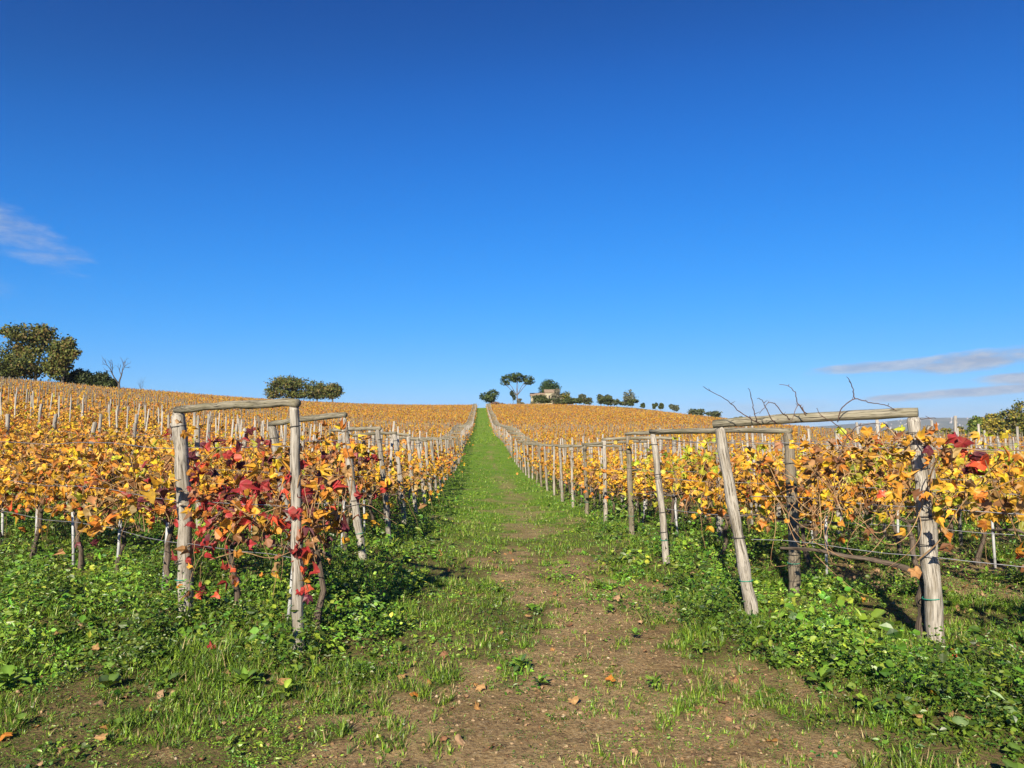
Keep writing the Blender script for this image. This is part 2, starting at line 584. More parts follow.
def ground():
    xs = axis(-4.2, 4.6, .06, -9000, 9000, 1.062)
    ys = axis(2.6, 12, .06, -3000, 9000, 1.05)
    gx, gy = np.meshgrid(xs, ys)
    z = H(gx, gy)
    b = bare(gx, gy)
    r = np.hypot(gx, gy)
    nearf = smooth(40, 15, r)
    z = z + nearf * (.03 * lush(gx, gy) * (1 - b) + b * .018 * (fbm(gx * 9, gy * 9, 5, 3) - .5))
    nx, ny = len(xs), len(ys)
    i, j = np.meshgrid(np.arange(ny - 1), np.arange(nx - 1), indexing='ij')
    q = np.stack([i * nx + j, i * nx + j + 1, (i + 1) * nx + j + 1, (i + 1) * nx + j], -1).reshape(-1, 4)
    V = np.stack([gx.ravel(), gy.ravel(), z.ravel()], 1)
    onpath = (smooth(2.2, 1.7, np.abs(path_q(gx, gy))) * smooth(330, 280, gy) * smooth(9, 16, gy)).ravel()
    inner = smooth(520, 420, r).ravel()
    col = np.stack([b.ravel(), onpath, inner], 1)
    m, t, out = new_mat('earth and turf')
    a = t.add('ShaderNodeAttribute', attribute_name='tint')
    sp = t.add('ShaderNodeSeparateColor')
    t.l.new(a.outputs['Color'], sp.inputs[0])
    B, P_, I = sp.outputs
    tc = t.add('ShaderNodeTexCoord')
    ob = tc.outputs['Object']
    n1 = t.noise(ob, 1.3, 5, .6)
    n2 = t.noise(ob, 9, 6, .7)
    n3 = t.noise(ob, 48, 5, .75)
    soil = t.mix(t.ss(n1, .35, .65), (.25, .165, .075), (.36, .25, .12))
    soil = t.mix(t.math('MULTIPLY', t.ss(n2, .50, .66), .75), soil, (.125, .08, .045))
    soil = t.mix(t.math('MULTIPLY', t.ss(n3, .53, .64), .8), soil, (.46, .345, .21))
    soil = t.mix(t.math('MULTIPLY', t.ss(n3, .46, .36), .85), soil, (.075, .048, .027))
    moss = t.mix(t.ss(n2, .35, .65), (.06, .09, .016), (.13, .175, .026))
    green = t.mix(t.ss(n3, .47, .56), t.mix(.55, soil, (.06, .04, .022)), moss)
    turf = t.mix(t.ss(t.noise(ob, .6, 5, .7), .35, .7), (.115, .225, .016), (.17, .27, .03))
    turf = t.mix(t.math('MULTIPLY', t.ss(t.noise(ob, 5, 4, .7), .48, .66), .6), turf, (.035, .085, .012))
    turf = t.mix(t.math('MULTIPLY', t.ss(t.noise(ob, .9, 6, .75), .52, .66), .55), turf, (.21, .17, .07))
    g2 = t.mix(P_, green, turf)
    near = t.mix(t.math('MULTIPLY', B, t.math('ADD', .75, t.math('MULTIPLY', n2, .4)), clamp=True), g2, soil)
    land = t.mix(t.ss(t.noise(ob, .004, 5, .6), .4, .6), (.07, .085, .03), (.15, .12, .06))
    land = t.mix(t.ss(t.noise(ob, .02, 4, .7), .55, .62), land, (.035, .05, .02))
    c = t.mix(I, land, near)
    p = t.add('ShaderNodeBsdfPrincipled')
    t.l.new(c, p.inputs['Base Color'])
    p.inputs['Roughness'].default_value = .95
    p.inputs['Specular IOR Level'].default_value = .1
    bm = t.add('ShaderNodeBump')
    bm.inputs['Strength'].default_value = 1.0
    bm.inputs['Distance'].default_value = .04
    t.l.new(t.math('ADD', n2, t.math('MULTIPLY', n3, .35)), bm.inputs['Height'])
    t.l.new(bm.outputs[0], p.inputs['Normal'])
    t.l.new(p.outputs[0], out.inputs[0])
    o = MB().add(V, [q], col).build('ground', m, smooth_=True)
    tag(o, kind='structure')


ground()


# ------------------------------------------------------------------ distant hills and the town on them
def hills():
    m = plain_mat('hill scrub', (.045, .06, .03), (.13, .125, .075), .006, .95)
    nx, ny = 150, 40
    gx, gy = np.meshgrid(np.linspace(800, 8600, nx), np.linspace(5200, 8600, ny))
    c = 512 + FPX * gx / gy

    def ridge(c0):
        return np.interp(c0, [700, 770, 830, 880, 930, 975, 1040, 1150, 1300], [0, 10, 42, 80, 108, 122, 118, 95, 30])
    prof = np.exp(-((gy - 6900) / 700.0) ** 2)
    z = -60 + (ridge(c) + 60) * prof * smooth(820, 1800, gx) * (.86 + .28 * fbm(gx / 420, gy / 420, 3, 4))
    i, j = np.meshgrid(np.arange(ny - 1), np.arange(nx - 1), indexing='ij')
    q = np.stack([i * nx + j, i * nx + j + 1, (i + 1) * nx + j + 1, (i + 1) * nx + j], -1).reshape(-1, 4)
    V = np.stack([gx.ravel(), gy.ravel(), z.ravel() - 1.5], 1)
    o = MB().add(V, [q]).build('hills', m, smooth_=True)
    tag(o, kind='structure')
    # town: small pale boxes with pitched roofs
    r = np.random.default_rng(5)
    mb = MB()
    from_c = r.uniform(850, 975, 70)
    yy = r.uniform(6250, 6850, 70)
    keep = fbm(from_c / 12, yy / 160, 8, 2) > .47
    for cc, y in zip(from_c[keep], yy[keep]):
        x = (cc - 512) / FPX * y
        zz = -60 + (float(ridge(cc)) + 60) * math.exp(-((y - 6900) / 700.0) ** 2) * (.86 + .28 * float(fbm(x / 420, y / 420, 3, 4))) - 3
        w, d, h = r.uniform(8, 18), r.uniform(8, 12), r.uniform(6, 10)
        b = np.array([(-w, -d, 0), (w, -d, 0), (w, d, 0), (-w, d, 0), (-w, -d, h), (w, -d, h), (w, d, h), (-w, d, h), (-w, 0, h + 4), (w, 0, h + 4)]) * (.5, .5, 1)
        k = r.uniform(.22, .42)
        col = np.array([(k, k * .95, k * .86)] * 8 + [(.35, .2, .13)] * 2)
        mb.add(b + (x, y, zz), [[(0, 1, 5, 4), (1, 2, 6, 5), (2, 3, 7, 6), (3, 0, 4, 7), (4, 5, 9, 8), (6, 7, 8, 9)], [(5, 6, 9), (7, 4, 8)]], col)
    mm, t, out = new_mat('far town plaster')
    a = t.add('ShaderNodeAttribute', attribute_name='tint')
    p = t.add('ShaderNodeBsdfPrincipled')
    t.l.new(a.outputs['Color'], p.inputs['Base Color'])
    t.l.new(p.outputs[0], out.inputs[0])
    o = mb.build('distant_town', mm)
    tag(o, 'pale town scattered over the far blue hill', 'town', kind='stuff')


hills()


# ------------------------------------------------------------------ trellis end frames
ORD = ['', 'first', 'second', 'third', 'fourth', 'fifth', 'sixth', 'seventh', 'eighth', 'ninth', 'tenth', 'eleventh', 'twelfth', 'thirteenth', 'fourteenth', 'fifteenth', 'sixteenth', 'seventeenth', 'eighteenth', 'nineteenth', 'twentieth']
UL = np.array([-.80, .60]); UR = np.array([.80, -.60])


def post_mesh(base, top, r0, r1, seed, bury=.25, k=12, n=12):
    base = np.asarray(base, float); top = np.asarray(top, float)
    r = np.random.default_rng(seed)
    d = top - base
    L = np.linalg.norm(d)
    s = np.concatenate([[-bury / L], np.linspace(0, .985, n), [1.0]])
    P = base + s[:, None] * d
    bend = np.sin(np.clip(s, 0, 1) * np.pi)[:, None] * r.normal(0, .008, 3) + r.normal(0, .0035, (len(s), 3))
    P = P + bend
    rad = r0 + (r1 - r0) * np.clip(s, 0, 1)
    rad = rad * (1 + .05 * r.normal(size=len(s)))
    rad[-1] *= .82
    return tube(P, rad, k, .13, True, seed)


def ring(c, axis_, r, wire, seed=0):
    axis_ = np.asarray(axis_, float) / np.linalg.norm(axis_)
    a = np.cross(axis_, [0.3, 1, .1]); a /= np.linalg.norm(a)
    b = np.cross(axis_, a)
    th = np.linspace(0, 2 * np.pi, 15)
    tilt = .12 * math.sin(seed * 7.1)
    P = [np.asarray(c) + r * (math.cos(t) * a + math.sin(t) * b) + axis_ * (r * tilt * math.cos(t + seed)) for t in th]
    return tube(P, wire, 5, 0, False)


def frame_near(label, b0, t0, r0, b1, t1, r1, rb, seed, ext=(.05, .035), mats=(None, None), group=None, ties=True):
    """path-side post b0-t0, inner post b1-t1, crossbeam resting on both"""
    t0 = np.asarray(t0, float); t1 = np.asarray(t1, float)
    loc = np.array(b0, float)
    e = empty('vineyard_trellis', loc, label, 'trellis', group)
    for (b, t, r_, s, mm) in ((b0, t0, r0, seed, mats[0]), (b1, t1, r1, seed + 1, mats[1])):
        p = MB().add(*_vfg(post_mesh(b, t - np.array([0, 0, rb * .9]), r_ * 1.05, r_ * .9, s))).build('post', mm or M_POST, e, True, loc)
        p.location = (0, 0, 0)
        if ties:
            rr = np.random.default_rng(s)
            d = (t - np.asarray(b)); L = np.linalg.norm(d)
            for k in range(6):
                f = rr.choice([.28, .42, .55, .66, .8, .9, .93]) + rr.normal(0, .012)
                w = MB().add(*_vfg(ring(np.asarray(b) + d * f, d, r_ * 1.09, .0032, k + s))).build('tie_wire', M_DARKWIRE, p, True, loc)
                w.location = (0, 0, 0)
            w = MB().add(*_vfg(ring(np.asarray(b) + d * .2, d, r_ * 1.09, .004, s))).build('plastic_tie', M_TIE, p, True, loc)
            w.location = (0, 0, 0)
    d = t1 - t0; d /= np.linalg.norm(d)
    P0 = t0 - d * ext[0]; P1 = t1 + d * ext[1]
    s = np.linspace(0, 1, 12)
    r = np.random.default_rng(seed + 5)
    P = P0 + s[:, None] * (P1 - P0) + r.normal(0, .003, (12, 3))
    P[:, 2] += .012 * np.sin(s * np.pi)
    rad = rb * (1 + .06 * r.normal(size=12)); rad[0] *= .9; rad[-1] *= .9
    o = MB().add(*_vfg(tube(P, rad, 12, .08, True, seed + 9))).build('crossbeam', M_BEAM, e, True, loc)
    o.location = (0, 0, 0)
    return e


def _vfg(t):
    V, F, G = t
    return V, F, None, G


def left_y():
    ys = [5.26, 8.45, 10.95, 13.1]
    while ys[-1] < 276: ys.append(ys[-1] + 2.4)
    return ys


def right_y():
    ys = [6.3, 8.65, 11.5, 13.9]
    while ys[-1] < 276: ys.append(ys[-1] + 2.4)
    return ys


ROWS = []   # (side, index, start xy, direction)


def g3(x, y):
    return np.array([x, y, float(H(x, y))])


def frames():
    r = np.random.default_rng(21)
    spec = {
        # (side, row): path-side base px, top px ; inner base px, top px, radii, beam radius
        ('left', 1): ((299, 655), (294, 403), .040, (185, 621), (178, 410), .061, .031, 'stout pale inner post'),
        ('left', 2): ((364, 563), (343, 415), .047, (334, 556), (272, 424), .060, .036, None),
        ('right', 1): ((753, 620), (719, 424), .050, (936, 645), (913, 413), .057, .039, None),
        ('right', 2): ((667, 567), (653, 432), .039, (795, 594), (788, 431), .052, .028, None),
    }
    labels = {
        ('left', 1): 'weathered wooden trellis nearest the camera left of the path, with stout pale inner post',
        ('left', 2): 'leaning wooden trellis, second along the left side of the path, with red leaves',
        ('right', 1): 'big grey wooden trellis nearest the camera right of the path, bare shoots over its beam',
        ('right', 2): 'wooden trellis frame, second along the right side of the path, behind the biggest one',
    }
    far_meshes = {}
    for side, ys, U in (('left', left_y(), UL), ('right', right_y(), UR)):
        for k, y in enumerate(ys, 1):
            x = (-1.32 if side == 'left' else 2.34) - .043 * y
            ROWS.append((side, k, np.array([x, y]), U))
            if (side, k) in spec:
                a, b, ra, c, d, rc, rb, _ = spec[(side, k)]
                B0 = ground_px(*a); B1 = ground_px(*c)
                if (side, k) == ('right', 2):
                    B1 = ground_px(795, 596)
                if (side, k) == ('left', 2):
                    B1 = np.array([*(B0[:2] + UL * 1.35), 0]); B1[2] = H(B1[0], B1[1])
                T0 = at(*b, B0[1] - (.1 if side == 'left' else -.02)); T1 = at(*d, B1[1] - (.05 if side == 'left' else .02))
                ROWS[-1] = (side, k, B0[:2].copy(), U)
                frame_near(labels[(side, k)], B0, T0, ra, B1, T1, rc, rb, 100 + k * 7 + (0 if side == 'left' else 50),
                           mats=(M_POST, M_POST if side == 'left' or k == 1 else M_POLE))
                continue
            b0 = g3(x, y)
            q = b0[:2] + U * 1.4
            b1 = g3(*q)
            hgt = (1.63 if side == 'left' else 1.57) + r.normal(0, .02)
            lean = r.normal(0, .05, 2) + (np.array([-.22 if k < 9 else -.10, -.12]) if side == 'left' else np.array([-.07, 0]))
            t0 = b0 + [lean[0], lean[1], hgt]
            t1 = b1 + [r.normal(0, .04), r.normal(0, .04), hgt + r.normal(0, .02)]
            if k <= 20:
                lab = f'wooden trellis frame, {ORD[k]} from the camera along the {side} edge of the grass path'
                frame_near(lab, b0, t0, .034 + r.random() * .012, b1, t1, .043, .028, 300 + k * 5 + (0 if side == 'left' else 2000),
                           mats=(M_POST if r.random() < .75 else M_POLE, M_POST), ties=k <= 7)
            else:
                loc = b0
                e = empty('vineyard_trellis', loc, f'small distant wooden trellis far up the {side} edge of the grass path', 'trellis', f'distant trellis frames up the {side} edge of the path')
                if k % 1 == 0:
                    for (b, t) in ((b0, t0), (b1, t1)):
                        o = MB().add(*_vfg(tube([b - [0, 0, .2], t], [.052, .045], 6, 0, True, k))).build('post', M_POST, e, True, loc); o.location = (0, 0, 0)
                    o = MB().add(*_vfg(tube([t0, t1], [.042, .04], 6, 0, True, k + 1))).build('crossbeam', M_BEAM, e, True, loc); o.location = (0, 0, 0)
    # a lone post just outside the view, whose shadow crosses the lower right corner
    b = g3(2.78, 2.75)
    o = MB().add(*_vfg(post_mesh(b, b + [.05, .03, 1.75], .06, .05, 77))).build('wooden_post', M_POST, None, True, b)
    tag(o, 'lone grey wooden post whose shadow falls by the big frame', 'post')


frames()

# ------------------------------------------------------------------ grapevines
LEAF2 = np.array([(0, .02), (.24, -.17), (.47, -.05), (.45, .15), (.55, .40), (.37, .50), (.20, .68), (0, .88),
                  (-.20, .68), (-.37, .50), (-.55, .40), (-.45, .15), (-.47, -.05), (-.24, -.17)], float)


def leaf_template(curl, droop, r):
    o = np.vstack([[0, .26], LEAF2 * (1 + .12 * r.normal(size=(14, 2)))])
    z = -curl * (o[:, 0] ** 2) * 2.2 - droop * (o[:, 1] - .2) ** 2 + .085 * r.normal(size=15)
    z[0] = -.07
    T = np.column_stack([o, z])
    j = np.arange(14)
    F = [np.stack([np.zeros(14, int), 1 + j, 1 + (j + 1) % 14], 1)]
    tc = r.uniform(.70, 1.0, 15)
    tc[0] = 1.12
    return T, F, tc


_lr = np.random.default_rng(3)
LEAVES = [leaf_template(c, d, _lr) for c, d in ((.7, .5), (-.8, .5), (1.1, .8), (.4, -.6), (1.5, 1.0), (-1.3, .9))]

PAL = {
    'bright_yellow': (.74, .46, .030), 'gold': (.64, .33, .034), 'orange': (.55, .205, .032), 'tan': (.42, .25, .10),
    'brown': (.21, .095, .04), 'red': (.34, .030, .034), 'scarlet': (.58, .085, .035), 'purple': (.105, .018, .032), 'lime': (.40, .42, .035), 'green': (.13, .20, .03),
}
MOOD = {
    'glow': [('bright_yellow', .34), ('gold', .36), ('orange', .14), ('lime', .06), ('brown', .10)],
    'yellow': [('bright_yellow', .30), ('gold', .34), ('orange', .12), ('tan', .10), ('brown', .06), ('lime', .08)],
    'gold': [('bright_yellow', .24), ('gold', .38), ('orange', .18), ('tan', .08), ('brown', .08), ('lime', .04)],
    'orange': [('gold', .34), ('orange', .28), ('tan', .10), ('brown', .10), ('scarlet', .07), ('bright_yellow', .11)],
    'red': [('red', .36), ('scarlet', .12), ('orange', .13), ('purple', .22), ('gold', .08), ('brown', .09)],
    'mixed': [('orange', .24), ('red', .12), ('purple', .10), ('gold', .22), ('tan', .14), ('brown', .10), ('bright_yellow', .08)],
    'green': [('lime', .5), ('green', .14), ('bright_yellow', .22), ('gold', .14)],
    'fade': [('gold', .32), ('orange', .13), ('tan', .30), ('brown', .25)],
    'dry': [('tan', .42), ('brown', .26), ('orange', .16), ('gold', .16)],
}


def leaf_cols(mood, n, r):
    names, w = zip(*MOOD[mood])
    w = np.array(w) / sum(w)
    c = np.array([PAL[k] for k in names])[r.choice(len(names), n, p=w)]
    j = r.normal(0, 1, (n, 1))
    return np.clip(c * (1 + .16 * j) * (1 + .07 * r.normal(size=(n, 3))), .004, .85)


def add_leaves(mb, pos, out, size, cols, r, detail=True):
    """hanging vine leaves at pos, facing roughly out (n,3)"""
    n = len(pos)
    nz = unit(out + .55 * r.normal(size=(n, 3)) + np.array([0, 0, .35]))
    tip = unit(np.array([0, 0, -1.0]) + .55 * r.normal(size=(n, 3)) + .3 * out)
    tip = unit(tip - nz * (tip * nz).sum(1, keepdims=True))
    xx = np.cross(tip, nz)
    s = size[:, None]
    idx = r.integers(0, len(LEAVES), n)
    for k, (T, F, tc) in enumerate(LEAVES):
        m = idx == k
        if m.any():
            mb.add(*scatter(T, F, xx[m] * s[m] * (.75 + .4 * r.random((m.sum(), 1))), tip[m] * s[m], nz[m] * s[m], pos[m], cols[m], tc))


def wander(p, d, n, step, r, jitter=.25, gravity=0.0):
    P = [np.array(p, float)]
    d = np.array(d, float)
    for i in range(n):
        d = d + r.normal(0, jitter, 3)
        d[2] -= gravity * (i / n)
        d /= np.linalg.norm(d)
        P.append(P[-1] + d * step)
    return np.array(P)


VARIANTS = {}


def make_variant(key, mood, n_leaf, seed, n_cane=15, size=.084, low=0.0):
    r = np.random.default_rng(seed)
    tr = MB()
    h = .62 + r.normal(0, .04)
    s = np.linspace(0, 1, 9)
    P = np.column_stack([.05 * np.sin(s * 4 + seed) + r.normal(0, .008, 9), .04 * np.cos(s * 5 + seed) + r.normal(0, .008, 9), -.1 + s * (h + .1)])
    tr.add(*_vfg(tube(P, .034 - .014 * s + r.normal(0, .002, 9), 8, .35, True, seed)))
    for sg in (-1, 1):
        L = r.uniform(.35, .55)
        A = np.column_stack([np.linspace(0, sg * L, 7), r.normal(0, .012, 7), h - .02 + .06 * np.sin(np.linspace(0, 2.5, 7)) + r.normal(0, .006, 7)]) + [P[-1, 0], P[-1, 1], 0]
        tr.add(*_vfg(tube(A, np.linspace(.019, .010, 7), 6, .3, True, seed + 3)))
    ca = MB()
    pts, outs = [], []
    for k in range(n_cane):
        x0 = r.uniform(-.5, .5)
        sy = r.choice([-1, 1])
        C_ = wander((x0, r.normal(0, .02), h), (r.normal(0, .35), sy * .25 * r.random(), 1), 12, .085, r, .16, .42 * r.random())
        ca.add(*_vfg(tube(C_, np.linspace(.0052, .0022, 13), 4, 0, False, seed + k)))
        for q in C_[2:]:
            pts.append(q); outs.append((r.normal(0, .3), sy + r.normal(0, .5), 0))
        if r.random() < .55:      # shoot that hangs down
            C_ = wander(C_[r.integers(3, 9)], (r.normal(0, .5), sy * .6, -.1), 10, .075, r, .2, .55)
            C_ = C_[C_[:, 2] > .16]
            if len(C_) > 3:
                ca.add(*_vfg(tube(C_, np.linspace(.004, .0018, len(C_)), 4, 0, False, seed + k)))
                for q in C_:
                    pts.append(q); outs.append((r.normal(0, .3), sy + r.normal(0, .4), -.1))
    pts = np.array(pts); outs = unit(np.array(outs))
    w = np.clip((pts[:, 2] - (.50 - low)) / .25, .03, 1) * np.clip((1.62 - pts[:, 2]) / .18, .02, 1)
    idx = r.choice(len(pts), n_leaf, p=w / w.sum())
    pos = pts[idx] + r.normal(0, 1, (n_leaf, 3)) * (.085, .085, .075)
    fo = MB()
    add_leaves(fo, pos, outs[idx], size * r.uniform(.6, 1.25, n_leaf), leaf_cols(mood, n_leaf, r), r)
    return tr, ca, fo, mood


def variants():
    spec = [('yellow', 'yellow', 250), ('yellow', 'yellow', 230), ('yellow', 'yellow', 270), ('gold', 'gold', 250), ('gold', 'gold', 230),
            ('gold', 'gold', 260), ('orange', 'orange', 240), ('orange', 'orange', 220), ('orange', 'orange', 240), ('red', 'red', 210), ('red', 'red', 240),
            ('mixed', 'mixed', 240), ('mixed', 'mixed', 220), ('green', 'green', 210), ('dry', 'dry', 110), ('thin', 'orange', 95), ('thin', 'gold', 110)]
    for i, (k, mood, n) in enumerate(spec):
        n = int(n * .72)
        tr, ca, fo, mood = make_variant(k, mood, n, 40 + i * 11)
        a = tr.build('trunk', M_BARK, None, True)
        b = ca.build('cane', M_CANE, None, True)
        c = fo.build('foliage', M_VINE, None, False)
        ms = (a.data, b.data, c.data)
        for o in (a, b, c):
            bpy.data.objects.remove(o)
        VARIANTS.setdefault(k, []).append(ms)


variants()


def put_vine(mood, x, y, ang, label, group, r, sc=1.0):
    vs = VARIANTS[mood]
    ms = vs[r.integers(len(vs))]
    e = empty('grapevine', (x, y, float(H(x, y))), label, 'grapevine', group, ang + (math.pi if r.random() < .5 else 0))
    e.scale = (1, 1, sc * r.uniform(.94, 1.05))
    for nme, me in zip(('trunk', 'cane', 'foliage'), ms):
        o = bpy.data.objects.new(nme, me)
        C.objects.link(o)
        o.parent = e
    return e


def put_stake(x, y, mesh, label, group, r, name='vine_stake'):
    o = bpy.data.objects.new(name, mesh)
    C.objects.link(o)
    o.location = (x, y, float(H(x, y)))
    o.rotation_euler = (r.normal(0, .05), r.normal(0, .05), r.uniform(0, 6))
    tag(o, label, 'stake', group)
    return o


MOODNAME = {'yellow': 'yellow-leaved', 'gold': 'golden-leaved', 'orange': 'orange-leaved', 'red': 'red-leaved', 'mixed': 'red and gold leaved',
            'green': 'yellow-green leaved', 'dry': 'nearly bare dry', 'thin': 'thin-leaved orange'}
FAR = []      # far vines (x, y, d)


def vineyard():
    r = np.random.default_rng(99)
    short = MB().add(*_vfg(tube([(0, 0, -.15), (0, 0, .35), (.004, 0, .70)], [.016, .0155, .015], 8, .05))).build('vine_stake', M_WHITE, None, True)
    tall = MB().add(*_vfg(tube([(0, 0, -.15), (.01, 0, .8), (0, .01, 1.86)], [.026, .024, .021], 8, .12, True, 4))).build('vine_stake', M_STAKE, None, True)
    thick = MB().add(*_vfg(post_mesh((0, 0, 0), (.02, .01, 1.66), .048, .042, 31))).build('row_post', M_POST, None, True)
    me_short, me_tall, me_thick = short.data, tall.data, thick.data
    for o in (short, tall, thick):
        bpy.data.objects.remove(o)
    cand = []
    for side, k, p, U in ROWS:
        ang = math.atan2(U[1], U[0])
        L = 170 if side == 'left' else 190
        m0 = .55
        i = 0
        s = m0
        while s < L:
            q = p + U * s
            if q[1] < .6 and side == 'right':
                break
            cand.append((side, k, i, q[0], q[1], ang))
            i += 1
            s += 1.0
    A = np.array([(c[3], c[4]) for c in cand])
    z = H(A[:, 0], A[:, 1])
    px, py, f = pix(np.column_stack([A, z + 1.1]))
    c_, rr = px, np.hypot(A[:, 0], A[:, 1])
    infr = (px > -60) & (px < 1084) & (A[:, 1] > 2.0)
    wide = (px > -260) & (px < 1284) & (A[:, 1] > 1.2)
    # field limits: the vineyard ends at the crest and, on the right, before the copse
    ok = (A[:, 1] < 283) & (A[:, 0] > -150) & (A[:, 0] < 150) & (A[:, 1] < 290) & ~((A[:, 0] > 95) & (A[:, 1] > 215))
    order = np.argsort(np.where(infr & ok, f, 1e9))
    n_ind = 290
    ind = set(order[:n_ind].tolist())
    reach = f[order[n_ind - 1]]
    stake_n = 0
    for n, cnd in enumerate(cand):
        if not ok[n] or not wide[n]:
            continue
        side, k, i, x, y, ang = cnd
        if n not in ind:
            if f[n] < reach and not infr[n] and f[n] < 9:
                FAR.append((x, y, f[n], side, ang, k))
            else:
                FAR.append((x, y, f[n], side, ang, k))
            continue
        # what colour
        u = r.random()
        if side == 'left':
            if k == 1:
                mood = ['mixed', 'red', 'mixed', 'yellow', 'orange', 'orange', 'yellow', 'orange', 'orange'][min(i, 8)]
            elif k == 2:
                mood = 'mixed' if i == 0 else ('yellow' if i in (3, 4) else ('gold' if u < .5 else 'orange'))
            else:
                mood = 'yellow' if u < .42 else ('gold' if u < .74 else ('orange' if u < .93 else 'mixed'))
        else:
            if k == 1:
                mood = ['dry', 'thin', 'dry', 'thin', 'thin', 'thin', 'orange', 'orange', 'orange'][min(i, 8)]
            elif k == 2:
                mood = ['yellow', 'gold', 'green', 'thin', 'thin', 'orange', 'thin'][min(i, 6)]
            else:
                mood = 'yellow' if u < .52 else ('gold' if u < .84 else ('orange' if u < .95 else 'green'))
        if k <= 9 and i < 19:
            lab = f'{MOODNAME[mood]} grapevine, {ORD[i + 1]} from the path, {ORD[k]} row {side} of it'
            grp = f'grapevines {side} of the path'
        else:
            far = 'beyond the ninth row' if k > 9 else 'deep in the nearest rows'
            lab = f'small {MOODNAME[mood]} grapevine {far} {side} of the path'
            grp = f'small grapevines {far} {side} of the path'
        if side == 'right' and k == 1 and i < 2:
            continue
        off = (.42 if side == 'left' and k == 1 else .26) if k <= 2 else .13      # trained on the far side of the posts
        x += .6 * off; y += .8 * off
        put_vine(mood, x + r.normal(0, .04), y + r.normal(0, .04), ang, lab, grp, r, 1.0 if k < 4 else .9)
        # its stake
        ux, uy = math.cos(ang), math.sin(ang)
        if r.random() < (.9 if k < 4 else .8):
            ax, ay = x + ux * .13 + r.normal(0, .02), y + uy * .13
            isshort = k <= 3 or (side == 'right' and k <= 6 and r.random() < .5)
            kind = 'short white' if isshort else 'tall grey wooden'
            if k <= 9 and i < 19:
                sl = f'{kind} stake by the {ORD[i + 1]} vine, {ORD[k]} row {side} of the path'
                sg = f'vine stakes {side} of the path'
            else:
                far = 'beyond the ninth row' if k > 9 else 'deep in the nearest rows'
                sl = f'{kind} vine stake {far} {side} of the path'
                sg = f'{kind} stakes {far} {side}'
            put_stake(ax, ay, me_short if isshort else me_tall, sl, sg, r)
        if i % 4 == 3 and k > 1:
            if k <= 9 and i < 19:
                sl = f'thick grey row post after the {ORD[i + 1]} vine, {ORD[k]} row {side} of path'
                sg = f'row posts {side} of the path'
            else:
                far = 'beyond the ninth row' if k > 9 else 'deep in the nearest rows'
                sl = f'thick grey row post standing {far} {side} of the path'
                sg = f'row posts {far} {side}'
            put_stake(x + ux * .5, y + uy * .5, me_thick, sl, sg, r, 'row_post')['category'] = 'post'
    # far rows: one mass of leaves and one of stakes
    fv = MB(); fs = MB()
    F_ = np.array([(a[0], a[1], a[2]) for a in FAR])
    ang = np.array([a[4] for a in FAR])
    zz = H(F_[:, 0], F_[:, 1])
    q4 = np.array([(-.5, -.15, .05), (.0, -.5, -.08), (.5, -.15, .05), (.42, .3, -.05), (0, .55, .07), (-.42, .3, -.05)])
    qf = [np.array([(0, 1, 2, 3), (0, 3, 4, 5)])]
    for lo, hi, nl, sz in ((0, 22, 130, .125), (22, 40, 62, .115), (40, 75, 42, .13), (75, 130, 30, .155), (130, 400, 22, .20)):
        m = (F_[:, 2] >= lo) & (F_[:, 2] < hi)
        if not m.any():
            continue
        P = F_[m]; n = len(P) * nl
        bx = np.repeat(P[:, 0], nl); by = np.repeat(P[:, 1], nl); bz = np.repeat(zz[m], nl); an = np.repeat(ang[m], nl)
        al = r.normal(0, .42, n); ac = r.normal(0, .14, n)
        hz = np.clip(r.normal(.92, .23, n), .3, 1.5) - np.repeat((r.random(len(P)) < .12) * .35, nl)
        pos = np.column_stack([bx + np.cos(an) * al - np.sin(an) * ac, by + np.sin(an) * al + np.cos(an) * ac, bz + hz])
        patch = fbm(bx / 16, by / 16, 77, 3)
        rk = np.array([a[5] + (300 if a[3] == 'left' else 0) for a in FAR])[m]
        rowtone = _hash(rk * 1.0, rk * .37, 5)
        vt = np.repeat(r.random(len(P)) * .22 + (rowtone - .5) * .42 + .06, nl) + patch * .9 + r.normal(0, .10, n)
        cols = np.empty((n, 3))
        for k, (a, b) in enumerate(((-9, .42), (.42, .58), (.58, .72), (.72, .86), (.86, 9))):
            w = (vt >= a) & (vt < b)
            cols[w] = leaf_cols(('glow', 'fade', 'gold', 'glow', 'fade')[k], int(w.sum()), r) * (.69, .66, .58)
        X, Y, Z = rand_axes(n, np.tile([-.2, -.9, .35], (n, 1)), .7, r)
        if lo == 0:
            add_leaves(fv, pos, unit(np.column_stack([r.normal(0, .5, n), r.choice([-1.0, 1.0], n), 0 * hz])), .084 * r.uniform(.6, 1.25, n), cols, r)
        else:
            s = (sz * r.uniform(.6, 1.3, n))[:, None]
            fv.add(*scatter(q4, qf, X * s, Y * s, Z * s, pos, cols))
        # stakes, one to a vine
        for j, (x, y, d) in enumerate(P):
            if r.random() < float(np.interp(d, [40, 70, 120, 190], [.03, .10, .26, .55])) + .25 * (float(fbm(x / 14, y / 14, 41, 2)) - .5):
                continue
            w = .016 + .00007 * d
            hgt = r.uniform(1.35, 1.9) - .25 * float(smooth(70, 170, d)) if r.random() < .8 else .8
            tx, ty = r.normal(0, .06, 2)
            zb = zz[m][j]
            x += r.normal(0, .1)
            c = np.array([(-w, -w, -.1), (w, -w, -.1), (w, w, -.1), (-w, w, -.1), (-w + tx, -w + ty, hgt), (w + tx, -w + ty, hgt), (w + tx, w + ty, hgt), (-w + tx, w + ty, hgt)]) + (x, y, zb)
            gr = c - (x, y, zb) + [0, 0, j * .7]
